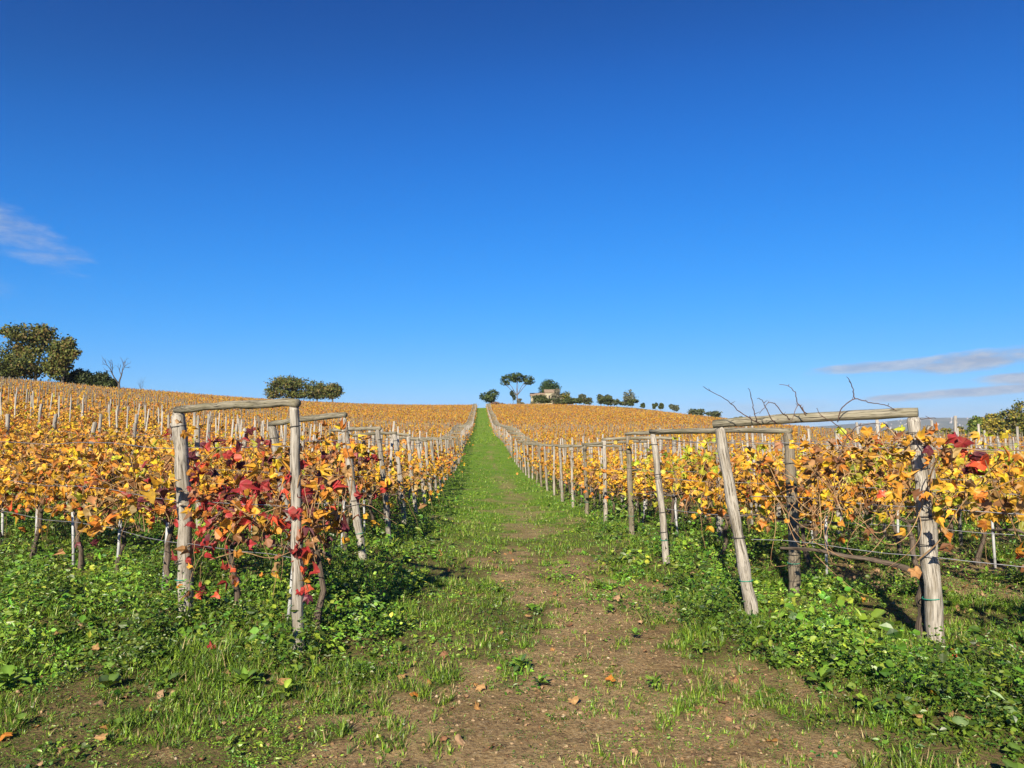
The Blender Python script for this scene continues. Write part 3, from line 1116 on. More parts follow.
            fs.add(c, [[(0, 1, 5, 4), (1, 2, 6, 5), (2, 3, 7, 6), (3, 0, 4, 7), (4, 5, 6, 7)]], None, gr)
    o = fv.build('distant_vine_foliage', M_VINE)
    tag(o, 'golden autumn vine rows covering the far hillside', 'vineyard', kind='stuff')
    o = fs.build('distant_vine_stake_mass', M_FARSTAKE)
    tag(o, 'countless grey vine stakes dotting the far hillside', 'stakes', kind='stuff')


vineyard()


# ------------------------------------------------------------------ wires along the nearest rows
def wires():
    for side, k, p, U in ROWS:
        if k > 6:
            continue
        for h, nm in ((.66, 'lowest'), (1.02, 'middle'), (1.46, 'topmost')):
            n = 26
            s = np.linspace(0, 9 if side == 'left' else 6.5, n)
            q = p[None] + U[None] * s[:, None]
            z = H(q[:, 0], q[:, 1]) + h + .01 * np.sin(s * 2.1 + k)
            loc = np.array([q[0, 0], q[0, 1], z[0]])
            o = MB().add(*_vfg(tube(np.column_stack([q, z]), .0032, 5, 0, False))).build('trellis_wire', M_WIRE, None, True, loc)
            tag(o, f'{nm} thin wire strung along the {ORD[k]} vine row {side} of the path', 'wire', f'trellis wires {side} of the path')


wires()


# ------------------------------------------------------------------ special vines at the two nearest frames
def leafy(mb, pts, n, mood, r, size=.12, out=(0, -1, 0), spread=.05):
    size *= .66
    pts = np.asarray(pts, float)
    pos = pts[r.integers(len(pts), size=n)] + r.normal(0, spread, (n, 3))
    o = unit(np.tile(out, (n, 1)) + .5 * r.normal(size=(n, 3)))
    add_leaves(mb, pos, o, size * r.uniform(.65, 1.25, n), leaf_cols(mood, n, r), r)


def curve_px(pts, Y):
    """smooth run through pixel points at depth Y (or per-point depths)"""
    Y = np.broadcast_to(np.asarray(Y, float), (len(pts),))
    P = np.array([at(a, b, d) for (a, b), d in zip(pts, Y)])
    t = np.arange(len(P)); tt = np.linspace(0, len(P) - 1, (len(P) - 1) * 5 + 1)
    # catmull-rom
    Q = []
    for u in tt:
        i = min(int(u), len(P) - 2); f = u - i
        p0, p1, p2, p3 = P[max(i - 1, 0)], P[i], P[i + 1], P[min(i + 2, len(P) - 1)]
        Q.append(.5 * (2 * p1 + (p2 - p0) * f + (2 * p0 - 5 * p1 + 4 * p2 - p3) * f ** 2 + (3 * p1 - p0 - 3 * p2 + p3) * f ** 3))
    return np.array(Q)


def special_vines():
    r = np.random.default_rng(404)
    # climbing vine at the big right-hand frame: trunk by the outer post, arm running back to the path
    base = ground_px(922, 640)
    D = base[1]
    e = empty('grapevine', base, 'gnarled old grapevine tied to the outer post of the big right-hand frame, bare shoots above', 'grapevine')

    def child(mb, name, mat, sm=True):
        o = mb.build(name, mat, e, sm, base)
        o.location = (0, 0, 0)
        return o
    tr = MB()
    P = curve_px([(926, 655), (921, 632), (924, 612), (921, 598), (925, 580), (917, 575), (905, 568), (890, 564), (868, 559), (845, 556), (815, 550), (780, 548)],
                 np.array([D, D, D, D, D - .02, D, D + .03, D + .06, D + .12, D + .18, D + .26, D + .36]) - .05)
    tr.add(*_vfg(tube(P, np.interp(np.linspace(0, 1, len(P)), [0, .3, .45, 1], [.045, .036, .026, .011]), 9, .4, True, 5)))
    child(tr, 'trunk', M_BARK)
    beamY = 6.0
    shoots = [
        [(760, 424), (740, 412), (728, 401), (710, 391), (703, 386)],
        [(757, 421), (753, 408), (751, 395), (748, 388)],
        [(775, 424), (768, 412), (762, 401), (758, 398)],
        [(790, 420), (780, 410), (775, 404), (768, 403), (760, 414)],
        [(806, 414), (798, 403), (795, 392), (788, 386), (779, 384)],
        [(806, 415), (800, 405), (797, 408), (790, 424)],
        [(855, 399), (853, 390), (850, 382), (847, 377)],
        [(838, 422), (842, 408), (855, 399), (868, 402), (885, 405), (900, 412), (918, 418), (936, 418)],
        [(850, 440), (838, 426), (822, 416), (816, 408)],
        [(838, 460), (846, 440), (852, 432), (860, 425), (885, 424)],
    ]
    for i, s in enumerate(shoots):
        Yd = np.linspace(6.1 - i * .05, 6.0 - i * .05, len(s)) - .07
        Q = curve_px(s, Yd)
        Q = Q + r.normal(0, .003, Q.shape)
        mb = MB().add(*_vfg(tube(Q, np.linspace(.0046, .0020, len(Q)), 5, .3, True, i)))
        for q in range(3, len(Q) - 2, 6):
            tw = Q[q] + np.array([r.normal(0, .02), r.normal(0, .02), .02])
            mb.add(*_vfg(tube([Q[q], tw], [.003, .0012], 4, 0, False)))
        child(mb, 'shoot', M_DARKCANE)
    cm = MB()
    pts = []
    for k in range(34):
        x0 = r.uniform(775, 925)
        y0 = r.uniform(446, 478)
        n = 6
        xs = x0 + np.cumsum(r.normal(0, 13, n)); ys = y0 + np.cumsum(np.abs(r.normal(16, 14, n)) * np.array([0, 1, 1, 1, 1, .4]))
        if k % 3 == 0:
            ys = y0 + r.uniform(25, 75) * np.sin(np.linspace(0, 2.9, n)) + r.normal(0, 6, n); xs = x0 + np.linspace(-45, 45, n) * r.choice([-1, 1])
        ys = np.minimum(ys, 596)
        Q = curve_px(list(zip(xs, ys)), np.interp(xs, [750, 935], [6.2, 5.6]) + r.normal(0, .08))
        cm.add(*_vfg(tube(Q, np.linspace(.0040, .0018, len(Q)), 5, .3, False, k)))
        pts.append(Q)
    for k in range(16):      # tangle lying along the top wire
        x0 = r.uniform(770, 900)
        xs = np.linspace(x0, x0 + r.uniform(40, 90), 5); ys = np.interp(xs, [750, 930], [452, 446]) + r.normal(0, 7, 5)
        Q = curve_px(list(zip(xs, ys)), np.interp(xs, [750, 935], [6.2, 5.6]) + r.normal(0, .1))
        cm.add(*_vfg(tube(Q, .0036, 5, .3, False, k)))
        pts.append(Q)
    child(cm, 'cane', M_CANE)
    fo = MB()
    allp = np.concatenate(pts)
    leafy(fo, allp, 35, 'dry', r, .085, spread=.05)
    leafy(fo, allp[allp[:, 2] > 1.25], 75, 'dry', r, .09, spread=.06)
    leafy(fo, allp[allp[:, 2] > 1.0], 45, 'orange', r, .10, spread=.07)
    leafy(fo, allp[allp[:, 2] > .85], 70, 'glow', r, .10, spread=.07)
    child(fo, 'foliage', M_VINE, False)

    # young shoots of the next vine reaching past the outer post: bright scarlet leaves
    b2 = g3(*(ROWS_AT('right', 1) + UR * 2.0))
    e = empty('grapevine', b2, 'scarlet and orange grapevine reaching past the outer post of the big right-hand frame', 'grapevine')
    base = b2

    def child2(mb, name, mat, sm=True):
        o = mb.build(name, mat, e, sm, base)
        o.location = (0, 0, 0)
        return o
    tr = MB()
    P = wander(b2 + [0, 0, -.1], (0, .1, 1), 9, .09, r, .18)
    tr.add(*_vfg(tube(P, np.linspace(.03, .018, 10), 8, .3, True, 8)))
    child2(tr, 'trunk', M_BARK)
    cm = MB(); pts = []
    for s in ([(915, 435), (935, 452), (960, 448), (990, 452), (1024, 450), (1070, 452)], [(930, 500), (955, 485), (985, 492), (1020, 478), (1060, 480)],
              [(918, 560), (940, 540), (958, 510), (990, 470), (1010, 455)], [(935, 520), (930, 480), (940, 455), (950, 440)], [(1040, 600), (1020, 540), (1000, 500), (985, 460)]):
        Q = curve_px(s, np.linspace(5.5, 5.0, len(s)))
        cm.add(*_vfg(tube(Q, np.linspace(.006, .003, len(Q)), 5, .15, False)))
        pts.append(Q)
    child2(cm, 'cane', M_CANE)
    fo = MB()
    allp = np.concatenate(pts)
    leafy(fo, allp, 38, 'orange', r, .12, spread=.06)
    for (a, b, n, sz) in ((951, 437, 2, .15), (974, 458, 5, .14), (940, 445, 2, .13), (972, 468, 4, .12), (895, 492, 2, .11), (912, 491, 2, .11), (1000, 470, 3, .12), (985, 508, 4, .13), (945, 480, 3, .1), (1012, 500, 5, .13)):
        P = at(a, b, 5.35)
        leafy(fo, P[None], n, 'red' if b < 470 else 'orange', r, sz, spread=.03)
    child2(fo, 'foliage', M_VINE, False)

    # red vine climbing the path-side post of the nearest left-hand frame
    b3 = ground_px(318, 640)
    e = empty('grapevine', b3, 'crimson grapevine climbing the path-side post of the nearest left-hand frame', 'grapevine')
    base = b3
    tr = MB()
    P = np.array([b3 + [0, .05, -.1], b3 + [-.03, .08, .15], b3 + [.01, .1, .35], b3 + [-.04, .12, .6], b3 + [-.12, .2, .8]])
    tr.add(*_vfg(tube(P, [.03, .027, .024, .02, .012], 8, .35, True, 4)))
    child2(tr, 'trunk', M_BARK)
    cm = MB(); pts = []
    for s, w in (([(300, 475), (296, 500), (302, 525), (298, 560), (308, 590)], 26), ([(285, 470), (275, 510), (262, 535), (270, 560)], 12), ([(318, 490), (310, 515), (312, 545), (318, 575)], 12),
                 ([(240, 520), (225, 545), (232, 575), (228, 590)], 5), ([(350, 500), (352, 470), (345, 440), (348, 425)], 0), ([(285, 505), (250, 515), (225, 500), (200, 520)], 16),
                 ([(195, 470), (215, 450), (235, 440), (260, 445)], 16), ([(210, 560), (240, 552), (270, 558), (300, 548)], 4)):
        Q = curve_px(s, np.interp([p[0] for p in s], [180, 300, 360], [6.05, 5.25, 5.4]) - .02)
        cm.add(*_vfg(tube(Q, np.linspace(.005, .0025, len(Q)), 5, .15, False)))
        pts.append((Q, w))
    child2(cm, 'cane', M_CANE)
    fo = MB()
    for Q, w in pts:
        if w:
            leafy(fo, Q, w, 'red', r, .105, spread=.05)
    for (a, b, n, m) in ((165, 478, 5, 'orange'), (197, 470, 9, 'red'), (200, 500, 5, 'mixed'), (185, 572, 2, 'orange'), (192, 595, 4, 'red'), (205, 588, 3, 'red'), (232, 570, 4, 'red'), (178, 425, 3, 'dry')):
        leafy(fo, at(a, b, 6.02)[None], n, m, r, .105, spread=.04)
    child2(fo, 'foliage', M_VINE, False)


def ROWS_AT(side, k):
    return next(p for s, n, p, U in ROWS if s == side and n == k)


special_vines()


# ------------------------------------------------------------------ trees
def tree(name, label, base, blobs, cols, n_leaf, leaf, trunk_r, group=None, clump=.20, bare_limbs=0, seed=0, cat='tree', fill=.6):
    """blobs: crown masses (dx, dy, dz, rx, ry, rz) from the foot"""
    r = np.random.default_rng(seed + 1000)
    base = np.asarray(base, float)
    e = empty(name, base, label, cat, group)
    tb = MB()
    cz = np.mean([b[2] for b in blobs]) if blobs else 5
    fork = np.array([r.normal(0, .1), 0, cz * .45])
    P = np.array([[0, 0, -.4], [.03, .02, 0], fork * .5 + r.normal(0, .08, 3), fork])
    tb.add(*_vfg(tube(P, [trunk_r * 1.3, trunk_r * 1.1, trunk_r * .9, trunk_r * .75], 8, .15, True, seed)))
    for b in blobs:
        c = np.array(b[:3])
        mid = fork + (c - fork) * .5 + r.normal(0, .12 * b[3], 3)
        tb.add(*_vfg(tube([fork * .93, mid, c], [trunk_r * .55, trunk_r * .38, trunk_r * .18], 6, .1, False, seed)))
        for k in range(4):
            d = unit(r.normal(size=3)) * np.array(b[3:]) * .8
            tb.add(*_vfg(tube([mid + (c - mid) * r.random(), c + d * .5 + r.normal(0, .1, 3), c + d], [trunk_r * .22, trunk_r * .14, trunk_r * .05], 5, 0, False)))
    o = tb.build('trunk', M_TRUNK, e, True); o.location = (0, 0, 0)
    vol = np.array([b[3] * b[4] * b[5] for b in blobs]); vol = vol ** .75 / (vol ** .75).sum()
    cm = MB()
    for b, w in zip(blobs, vol):
        n = int(n_leaf * w)
        nc = max(10, int(26 * (1 + w * 2)))
        d = unit(r.normal(size=(nc, 3)))
        rad = fill + (1 - fill) * r.random((nc, 1)) ** .5
        cc = np.array(b[:3]) + d * rad * np.array(b[3:]) * .88
        shade = r.normal(0, .18, nc)
        kk = r.integers(0, nc, n)
        g = r.normal(size=(n, 3)) * clump * np.array(b[3:])
        pos = cc[kk] + g
        X, Y, Z = rand_axes(n, d[kk] + [0, 0, .4], .8, r)
        s = (leaf * r.uniform(.6, 1.35, n))[:, None]
        mixv = np.clip(r.random(n) + shade[kk], 0, .999)
        ci = np.array(cols)[(mixv * len(cols)).astype(int)]
        ci = np.clip(ci * (1 + .15 * r.normal(size=(n, 1))), .003, .8)
        T = np.array([(-.5, -.2, .04), (0, -.5, -.05), (.5, -.2, .04), (.35, .35, -.04), (0, .55, .06), (-.35, .35, -.04)])
        cm.add(*scatter(T, [np.array([(0, 1, 2, 3), (0, 3, 4, 5)])], X * s, Y * s, Z * s, pos, ci))
    o = cm.build('crown', M_TREE, e); o.location = (0, 0, 0)
    return e


def bare_tree(label, base, hgt, spread, seed, tr=.14):
    r = np.random.default_rng(seed)
    e = empty('bare_tree', base, label, 'tree')
    mb = MB(); tw = MB()

    def grow(p, d, L, rad, lev, tgt):
        P = wander(p, d, 5, L / 5, r, .13)
        tgt.add(*_vfg(tube(P, np.linspace(rad, rad * .6, 6), 6 if lev < 2 else 4, .1, False)))
        if lev < 4:
            for k in range(3 if lev < 3 else 2):
                nd = unit(d + r.normal(0, .55 * spread, 3) + [0, 0, .12])
                grow(P[r.integers(3, 6)], nd, L * r.uniform(.55, .8), rad * .55, lev + 1, tw)
    grow(np.array([0, 0, -.3]), np.array([.12, 0, 1.0]), hgt * .42, tr, 0, mb)
    mb.build('trunk', M_TRUNK, e, True); tw.build('branch', M_TRUNK, e, True)


def px_base(px, Y, dz=0):
    x = (px - 512) / FPX * Y
    return np.array([x, Y, float(H(x, Y)) + dz])


def blob_px(base, Y, lst):
    """crown masses given as (px, py, half width px, half height px)"""
    out = []
    for (a, b, hw, hh) in lst:
        p = at(a, b, Y) - base
        out.append((p[0], 0 if len(out) == 0 else random.uniform(-.3, .3) * hw * Y / FPX, p[2], hw * Y / FPX, hw * Y / FPX * .9, hh * Y / FPX))
    return out


DK = [(.022, .034, .010), (.04, .056, .015), (.062, .08, .02), (.09, .105, .026)]
OAK = [(.035, .05, .012), (.07, .09, .018), (.11, .13, .025), (.15, .15, .03), (.15, .105, .03)]
OLIVE = [(.06, .075, .04), (.09, .105, .06), (.13, .14, .085)]
PINE = [(.025, .045, .014), (.045, .075, .02), (.075, .105, .028)]
AUT = [(.05, .07, .016), (.10, .125, .02), (.19, .18, .025), (.30, .235, .03), (.12, .10, .035)]
GRY = [(.12, .11, .075), (.18, .155, .11), (.10, .115, .06)]


def ragged(px, py, w, h):
    out = []
    for i in range(6):
        k = random.uniform(.35, .62)
        out.append((px + random.uniform(-1, 1) * w * .62, py + random.uniform(-.75, .65) * h, w * k, h * k * random.uniform(.8, 1.2)))
    return out


def trees():
    Y = 146
    b = px_base(34, Y)
    tree('oak_tree', 'tall broad dark oak tree at the left end of the hilltop, thin crown edge', b,
         blob_px(b, Y, [(30, 334, 22, 9), (18, 352, 16, 12), (45, 344, 12, 10), (8, 331, 12, 5), (30, 365, 26, 14), (45, 330, 10, 6), (10, 372, 14, 10)]), OAK, 12000, .34, .35, seed=1)
    b = px_base(62, Y - 3)
    tree('oak_tree', 'smaller olive-green oak tree right beside the tallest tree on the hilltop', b,
         blob_px(b, Y - 3, [(63, 352, 12, 13), (70, 343, 7, 6), (58, 366, 12, 12), (74, 354, 7, 6)]), OAK[1:], 6500, .32, .28, seed=2)
    for px, w, h, top in ((84, 11, 10, 372), (98, 12, 9, 375), (109, 7, 6, 380), (70, 10, 8, 373), (5, 9, 10, 372)):
        b = px_base(px, Y + 1)
        tree('dark_bush', f'dark evergreen bush {"under the left edge of the tall oak" if px == 5 else "rightmost of the dark hilltop bushes, smallest" if px == 109 else "between the smaller oak and the other hilltop bushes" if px == 70 else "third of the dark hilltop bushes right of the oaks, widest" if px == 98 else "second of the dark hilltop bushes right of the oaks"}', b,
             blob_px(b, Y + 1, ragged(px, top + h * .7, w, h) + [(px, top + h, w, h * .8)]), DK[:3], 2600, .32, .12, seed=px, cat='bush')
    b = px_base(119, 140)
    bare_tree('leafless tree standing alone just right of the dark hilltop bushes', b, 7.6, 1.0, 14, .26)
    b = px_base(140, 150)
    bare_tree('thin leafless sapling right of the bare hilltop tree', b, 4.0, .8, 9, .06)
    # middle clump
    Y = 236
    for px, lst, lab, s in ((286, [(286, 386, 18, 9), (275, 389, 11, 7), (298, 388, 12, 9), (290, 381, 14, 6), (280, 394, 14, 5), (298, 395, 12, 4)], 'largest round olive-brown tree of the clump on the middle skyline', 21),
                            (317, [(316, 388, 8, 7), (312, 392, 9, 7), (321, 391, 8, 7), (318, 396, 9, 3)], 'narrow tree in the middle of the clump on the middle skyline', 22),
                            (332, [(332, 390, 10, 7), (328, 393, 9, 6), (336, 392, 7, 6)], 'low round tree at the right end of the clump on the middle skyline', 23)):
        b = px_base(px, Y)
        tree('oak_tree', lab, b, blob_px(b, Y, lst), OAK, 6000 if s == 21 else 3000, .42, .3, seed=s)
    # hilltop by the house
    Y = 292
    b = px_base(489, Y)
    tree('pine_tree', 'small leaning dark pine left of the umbrella pine at the head of the path', b, blob_px(b, Y, [(493, 394, 6, 4), (486, 397, 6, 4), (490, 399, 6, 4)]), PINE, 2200, .42, .16, seed=31)
    b = px_base(517, Y)
    tree('umbrella_pine', 'tall umbrella pine with flat spreading crown beside the hilltop house', b,
         blob_px(b, Y, [(516, 376, 9, 4), (506, 379, 6, 4), (528, 379, 7, 4), (505, 383, 5, 2.6), (529, 382, 6, 2.5), (517, 380, 7, 2.5)]), PINE, 2600, .42, .30, seed=32, clump=.15)
    b = px_base(513, Y - 1)
    tree('ivy_stump', 'dark ivy-covered dead tree close by the umbrella pine trunk', b, blob_px(b, Y - 1, [(512, 393, 2, 3), (514, 397, 1.8, 3)]), DK[:2], 500, .36, .12, seed=33)
    for px, w, h, lab, cs in ((520, 4, 3, 'low pale bush at the foot of the umbrella pine', GRY), (539, 8, 4.5, 'dark bush in front of the left corner of the hilltop house', DK), (557, 7, 7, 'greyish thin bush in front of the middle of the hilltop house', GRY),
                              (567, 6, 3.5, 'dark low hedge bush right of the hilltop house', DK), (565, 7, 6, 'tawny shrub against the right end of the hilltop house', AUT), (576, 5, 2.6, 'lowest dark bush at the end of the house hedge', DK),
                              (584, 6, 4.6, 'small bluish tree right of the house hedge', OLIVE), (601, 6, 5, 'dark olive tree, leftmost of the three on the crest', DK + OLIVE), (611, 6, 6, 'taller olive tree, middle of the three on the crest', DK[2:] + OLIVE),
                              (627, 10, 7, 'broad silvery olive tree, rightmost of the three on the crest', OLIVE + [(.14, .13, .06)]), (643, 2.4, 2, 'tiny bush first along the falling right crest', DK), (655, 2.6, 2.6, 'tiny round bush second along the falling right crest', DK),
                              (661, 2.8, 3, 'little round tree third along the falling right crest', DK), (674, 5, 3.6, 'small olive tree halfway down the falling right crest', OLIVE)):
        b = px_base(px, 286 + (px % 7))
        yb = pix(b)[1][0]
        tree('bush' if h < 4.5 else 'olive_tree', lab, b, blob_px(b, b[1], ragged(px, yb - 2.0 - h, w, h)), cs, 1500, .40, .1, seed=px, cat='bush' if h < 4.5 else 'tree')
    for px, w, h, dk in ((545, 9, 3, 0), (560, 9, 3.4, 1), (573, 9, 3, 0), (588, 6, 3.2, 1), (604, 9, 3.4, 0), (617, 8, 3.4, 1), (632, 7, 3, 0)):
        b = px_base(px, 284 + px % 3)
        yb = pix(b)[1][0]
        tree('low_shrub', 'low shrub of the uneven hedge line along the crest by the house', b, blob_px(b, b[1], ragged(px, yb - 3.2 - h * .6, w, h)), DK[1:] + GRY[:1] if dk else DK, 1100, .36, .06, 'low shrubs along the crest by the house', seed=900 + px, cat='shrub')
    b = px_base(496, 288)
    tree('reddish_bush', 'low reddish-brown bush at the head of the grass path', b, blob_px(b, 288, [(496, 404.5, 6, 2.4), (502, 405, 4, 2.2)]), [(.12, .05, .03), (.20, .09, .04), (.24, .15, .05)], 900, .35, .07, seed=88, cat='bush')
    for px, w, h, lab, Yy in ((695, 9, 4.5, 'round dark olive tree low on the right crest above the trellis beam', 270), (714, 9, 3.6, 'flat dark olive tree just right of the round one above the trellis beam', 272), (738, 4, 2, 'lowest bush at the right foot of the crest', 268)):
        b = px_base(px, Yy)
        top = {695: 409, 714: 412, 738: 417}[px]
        tree('olive_tree', lab, b, blob_px(b, Yy, ragged(px, top + h, w, h) + [(px, top + h * 1.8, w * .8, h)]), DK[1:] + OLIVE, 2600, .4, .16, seed=px)
    # right-hand copse
    Y = 205
    for px, lst, lab, s, cs, n in ((1018, [(1024, 411, 13, 9), (1008, 417, 13, 8), (1034, 425, 18, 14), (1004, 430, 14, 10), (1018, 426, 14, 10)], 'big green and yellow tree at the right edge of the field', 51, AUT, 5200),
                                   (990, [(992, 420, 9, 6), (985, 427, 10, 9), (998, 430, 9, 9)], 'yellowing tree left of the big one at the right edge of the field', 52, AUT[1:] + [AUT[3]], 2800),
                                   (976, [(977, 424, 7, 7), (974, 433, 8, 7)], 'small bright green tree at the left end of the right-hand copse', 53, [(.05, .09, .015), (.10, .15, .02), (.15, .17, .03)], 2600),
                                   (1050, [(1050, 410, 18, 14), (1060, 425, 20, 16)], 'green tree just beyond the right edge of the copse', 54, AUT[:4], 4000)):
        b = px_base(px, Y)
        tree('copse_tree', lab, b, blob_px(b, Y, lst), cs, n, .46, .25, seed=s, clump=.16)
    hed = [(960, 431, 7, 4), (946, 432, 8, 4), (930, 433, 7, 4), (912, 434, 8, 3), (892, 433, 9, 4), (868, 434, 8, 3), (846, 433, 8, 4.5), (826, 432, 7, 5), (806, 433, 9, 4), (786, 434, 8, 3.5), (768, 433, 8, 3)]
    wd = ['first', 'second', 'third', 'fourth', 'fifth', 'sixth', 'seventh', 'eighth', 'ninth', 'tenth', 'eleventh']
    for i, (px, py, w, h) in enumerate(hed):
        Yy = 214 + (i % 3) * 2
        b = px_base(px, Yy)
        tree('hedge_bush', f'ochre and green field-edge bush, {wd[i]} leftwards from the copse', b, blob_px(b, Yy, ragged(px, py, w, h) + [(px, py + 2, w * .8, h * .8)]), AUT[1:] + [(.2, .13, .04)], 1300, .42, .08, 'bushes along the far edge of the right field', seed=200 + i, cat='bush')


trees()


# ------------------------------------------------------------------ the stone house on the crest
def house():
    Y = 296
    b = px_base(548, Y)
    S = Y / FPX
    e = empty('stone_house', b, 'old pale stone house on the crest, half hidden by bushes', 'house')
    plaster = plain_mat('old stone wall', (.25, .22, .145), (.40, .355, .25), .8, .9, 0, .3)
    tile = plain_mat('roof tile', (.22, .15, .10), (.33, .25, .17), 2.5, .9, 0, .4)
    dark = plain_mat('window void', (.03, .025, .02), (.05, .045, .04), 2, .4)

    def P(px, dy, z):
        return np.array([(px - 548) * S, dy, z])

    def walls(x0, x1, y0, y1, z1, name='wall', gable=0):
        v = [P(x0, y0, -1), P(x1, y0, -1), P(x1, y1, -1), P(x0, y1, -1), P(x0, y0, z1), P(x1, y0, z1), P(x1, y1, z1), P(x0, y1, z1)]
        mid = (y0 + y1) / 2
        v += [P(x0, mid, z1 + gable), P(x1, mid, z1 + gable)]
        MB().add(np.array(v), [[(0, 1, 5, 4), (1, 2, 6, 5), (2, 3, 7, 6), (3, 0, 4, 7)], [(5, 6, 9), (7, 4, 8)]]).build(name, plaster, e)

    def roof(x0, x1, y0, y1, z, gable):
        o = .35; th = .18
        mid = (y0 + y1) / 2
        v = np.array([P(x0, y0, z) + [-o, -o, -.1], P(x1, y0, z) + [o, -o, -.1], P(x1, mid, z + gable) + [o, 0, .1], P(x0, mid, z + gable) + [-o, 0, .1],
                      P(x0, y1, z) + [-o, o, -.1], P(x1, y1, z) + [o, o, -.1]])
        v2 = v + [0, 0, th]
        MB().add(np.vstack([v, v2]), [[(0, 1, 2, 3), (3, 2, 5, 4), (6, 9, 8, 7), (9, 10, 11, 8), (0, 6, 7, 1), (4, 5, 11, 10), (0, 3, 9, 6), (3, 4, 10, 9), (1, 7, 8, 2), (2, 8, 11, 5)]]).build('roof', tile, e)

    def window(x0, x1, z0, z1, y):
        w = MB()
        a, c = P(x0, y - .06, z0), P(x1, y - .06, z1)
        for (p, q) in (((a[0] - .12, a[2] - .12), (a[0], c[2] + .12)), ((c[0], a[2] - .12), (c[0] + .12, c[2] + .12)), ((a[0], c[2]), (c[0], c[2] + .12)), ((a[0], a[2] - .12), (c[0], a[2]))):
            V = np.array([(p[0], a[1], p[1]), (q[0], a[1], p[1]), (q[0], a[1], q[1]), (p[0], a[1], q[1]), (p[0], a[1] + .1, p[1]), (q[0], a[1] + .1, p[1]), (q[0], a[1] + .1, q[1]), (p[0], a[1] + .1, q[1])])
            w.add(V, [[(0, 1, 2, 3), (0, 4, 5, 1), (1, 5, 6, 2), (2, 6, 7, 3), (3, 7, 4, 0)]])
        fr = w.build('window', plaster, e)
        V = np.array([(a[0], a[1] + .04, a[2]), (c[0], a[1] + .04, a[2]), (c[0], a[1] + .04, c[2]), (a[0], a[1] + .04, c[2])])
        MB().add(V, [[(0, 1, 2, 3)]]).build('pane', dark, fr)

    walls(531, 545, 0, 6, 4.4, gable=.9); roof(531, 545, 0, 6, 4.4, .9)
    walls(545.2, 559, -1, 7, 5.6, gable=1.1); roof(545.2, 559, -1, 7, 5.6, 1.1)
    walls(559.2, 567, 0, 5, 3.0, gable=.7); roof(559.2, 567, 0, 5, 3.0, .7)
    window(533.5, 535.2, 2.2, 3.6, 0); window(539.5, 541, 2.2, 3.6, 0); window(548.5, 550.2, 2.8, 4.4, -1); window(555, 556.6, 2.8, 4.4, -1)
    bare_tree('thin grey leafless tree in front of the hilltop house', px_base(553, 290), 5.6, .8, 33, .12)
    # clipped evergreen rising behind the house
    b2 = px_base(549, Y + 10)
    tree('evergreen_tree', 'dense rounded evergreen rising above the hilltop house roof', b2, blob_px(b2, Y + 10, [(549, 387, 9, 6), (545, 389, 6, 6), (554, 388, 6, 6), (549, 384, 7, 4), (549, 394, 9, 6)]), [(.02, .045, .012), (.035, .07, .018), (.055, .095, .025)], 5200, .36, .3, seed=71, fill=.8)


house()


# ------------------------------------------------------------------ grass, weeds, litter
BLADE = np.array([(-.5, 0, 0), (.5, 0, 0), (.4, .12, .5), (-.4, .12, .5), (0, .42, .95)])
BLADE_F = [np.array([(0, 1, 2, 3)]), np.array([(3, 2, 4)])]
OVAL = np.array([(0, 0, 0), (.32, .22, .05), (.40, .55, .07), (.0, 1.0, -.06), (-.40, .55, .07), (-.32, .22, .05), (0, .45, -.02)])
OVAL_F = [np.array([(0, 1, 6), (1, 2, 6), (2, 3, 6), (3, 4, 6), (4, 5, 6), (5, 0, 6)])]
GREENS = np.array([(.062, .125, .012), (.105, .190, .016), (.155, .25, .022), (.215, .285, .035), (.055, .095, .022)])


def sample_area(x0, x1, y0, y1, n, r, margin=60):
    x = r.uniform(x0, x1, n); y = r.uniform(y0, y1, n)
    px = 512 + FPX * x / np.maximum(y, .1)
    k = (px > -margin) & (px < 1024 + margin)
    return x[k], y[k]


def greens(n, r, w=(.2, .34, .28, .1, .08)):
    return np.clip(GREENS[r.choice(5, n, p=w)] * (1 + .18 * r.normal(size=(n, 1))) * (1 + .05 * r.normal(size=(n, 3))), .004, .5)


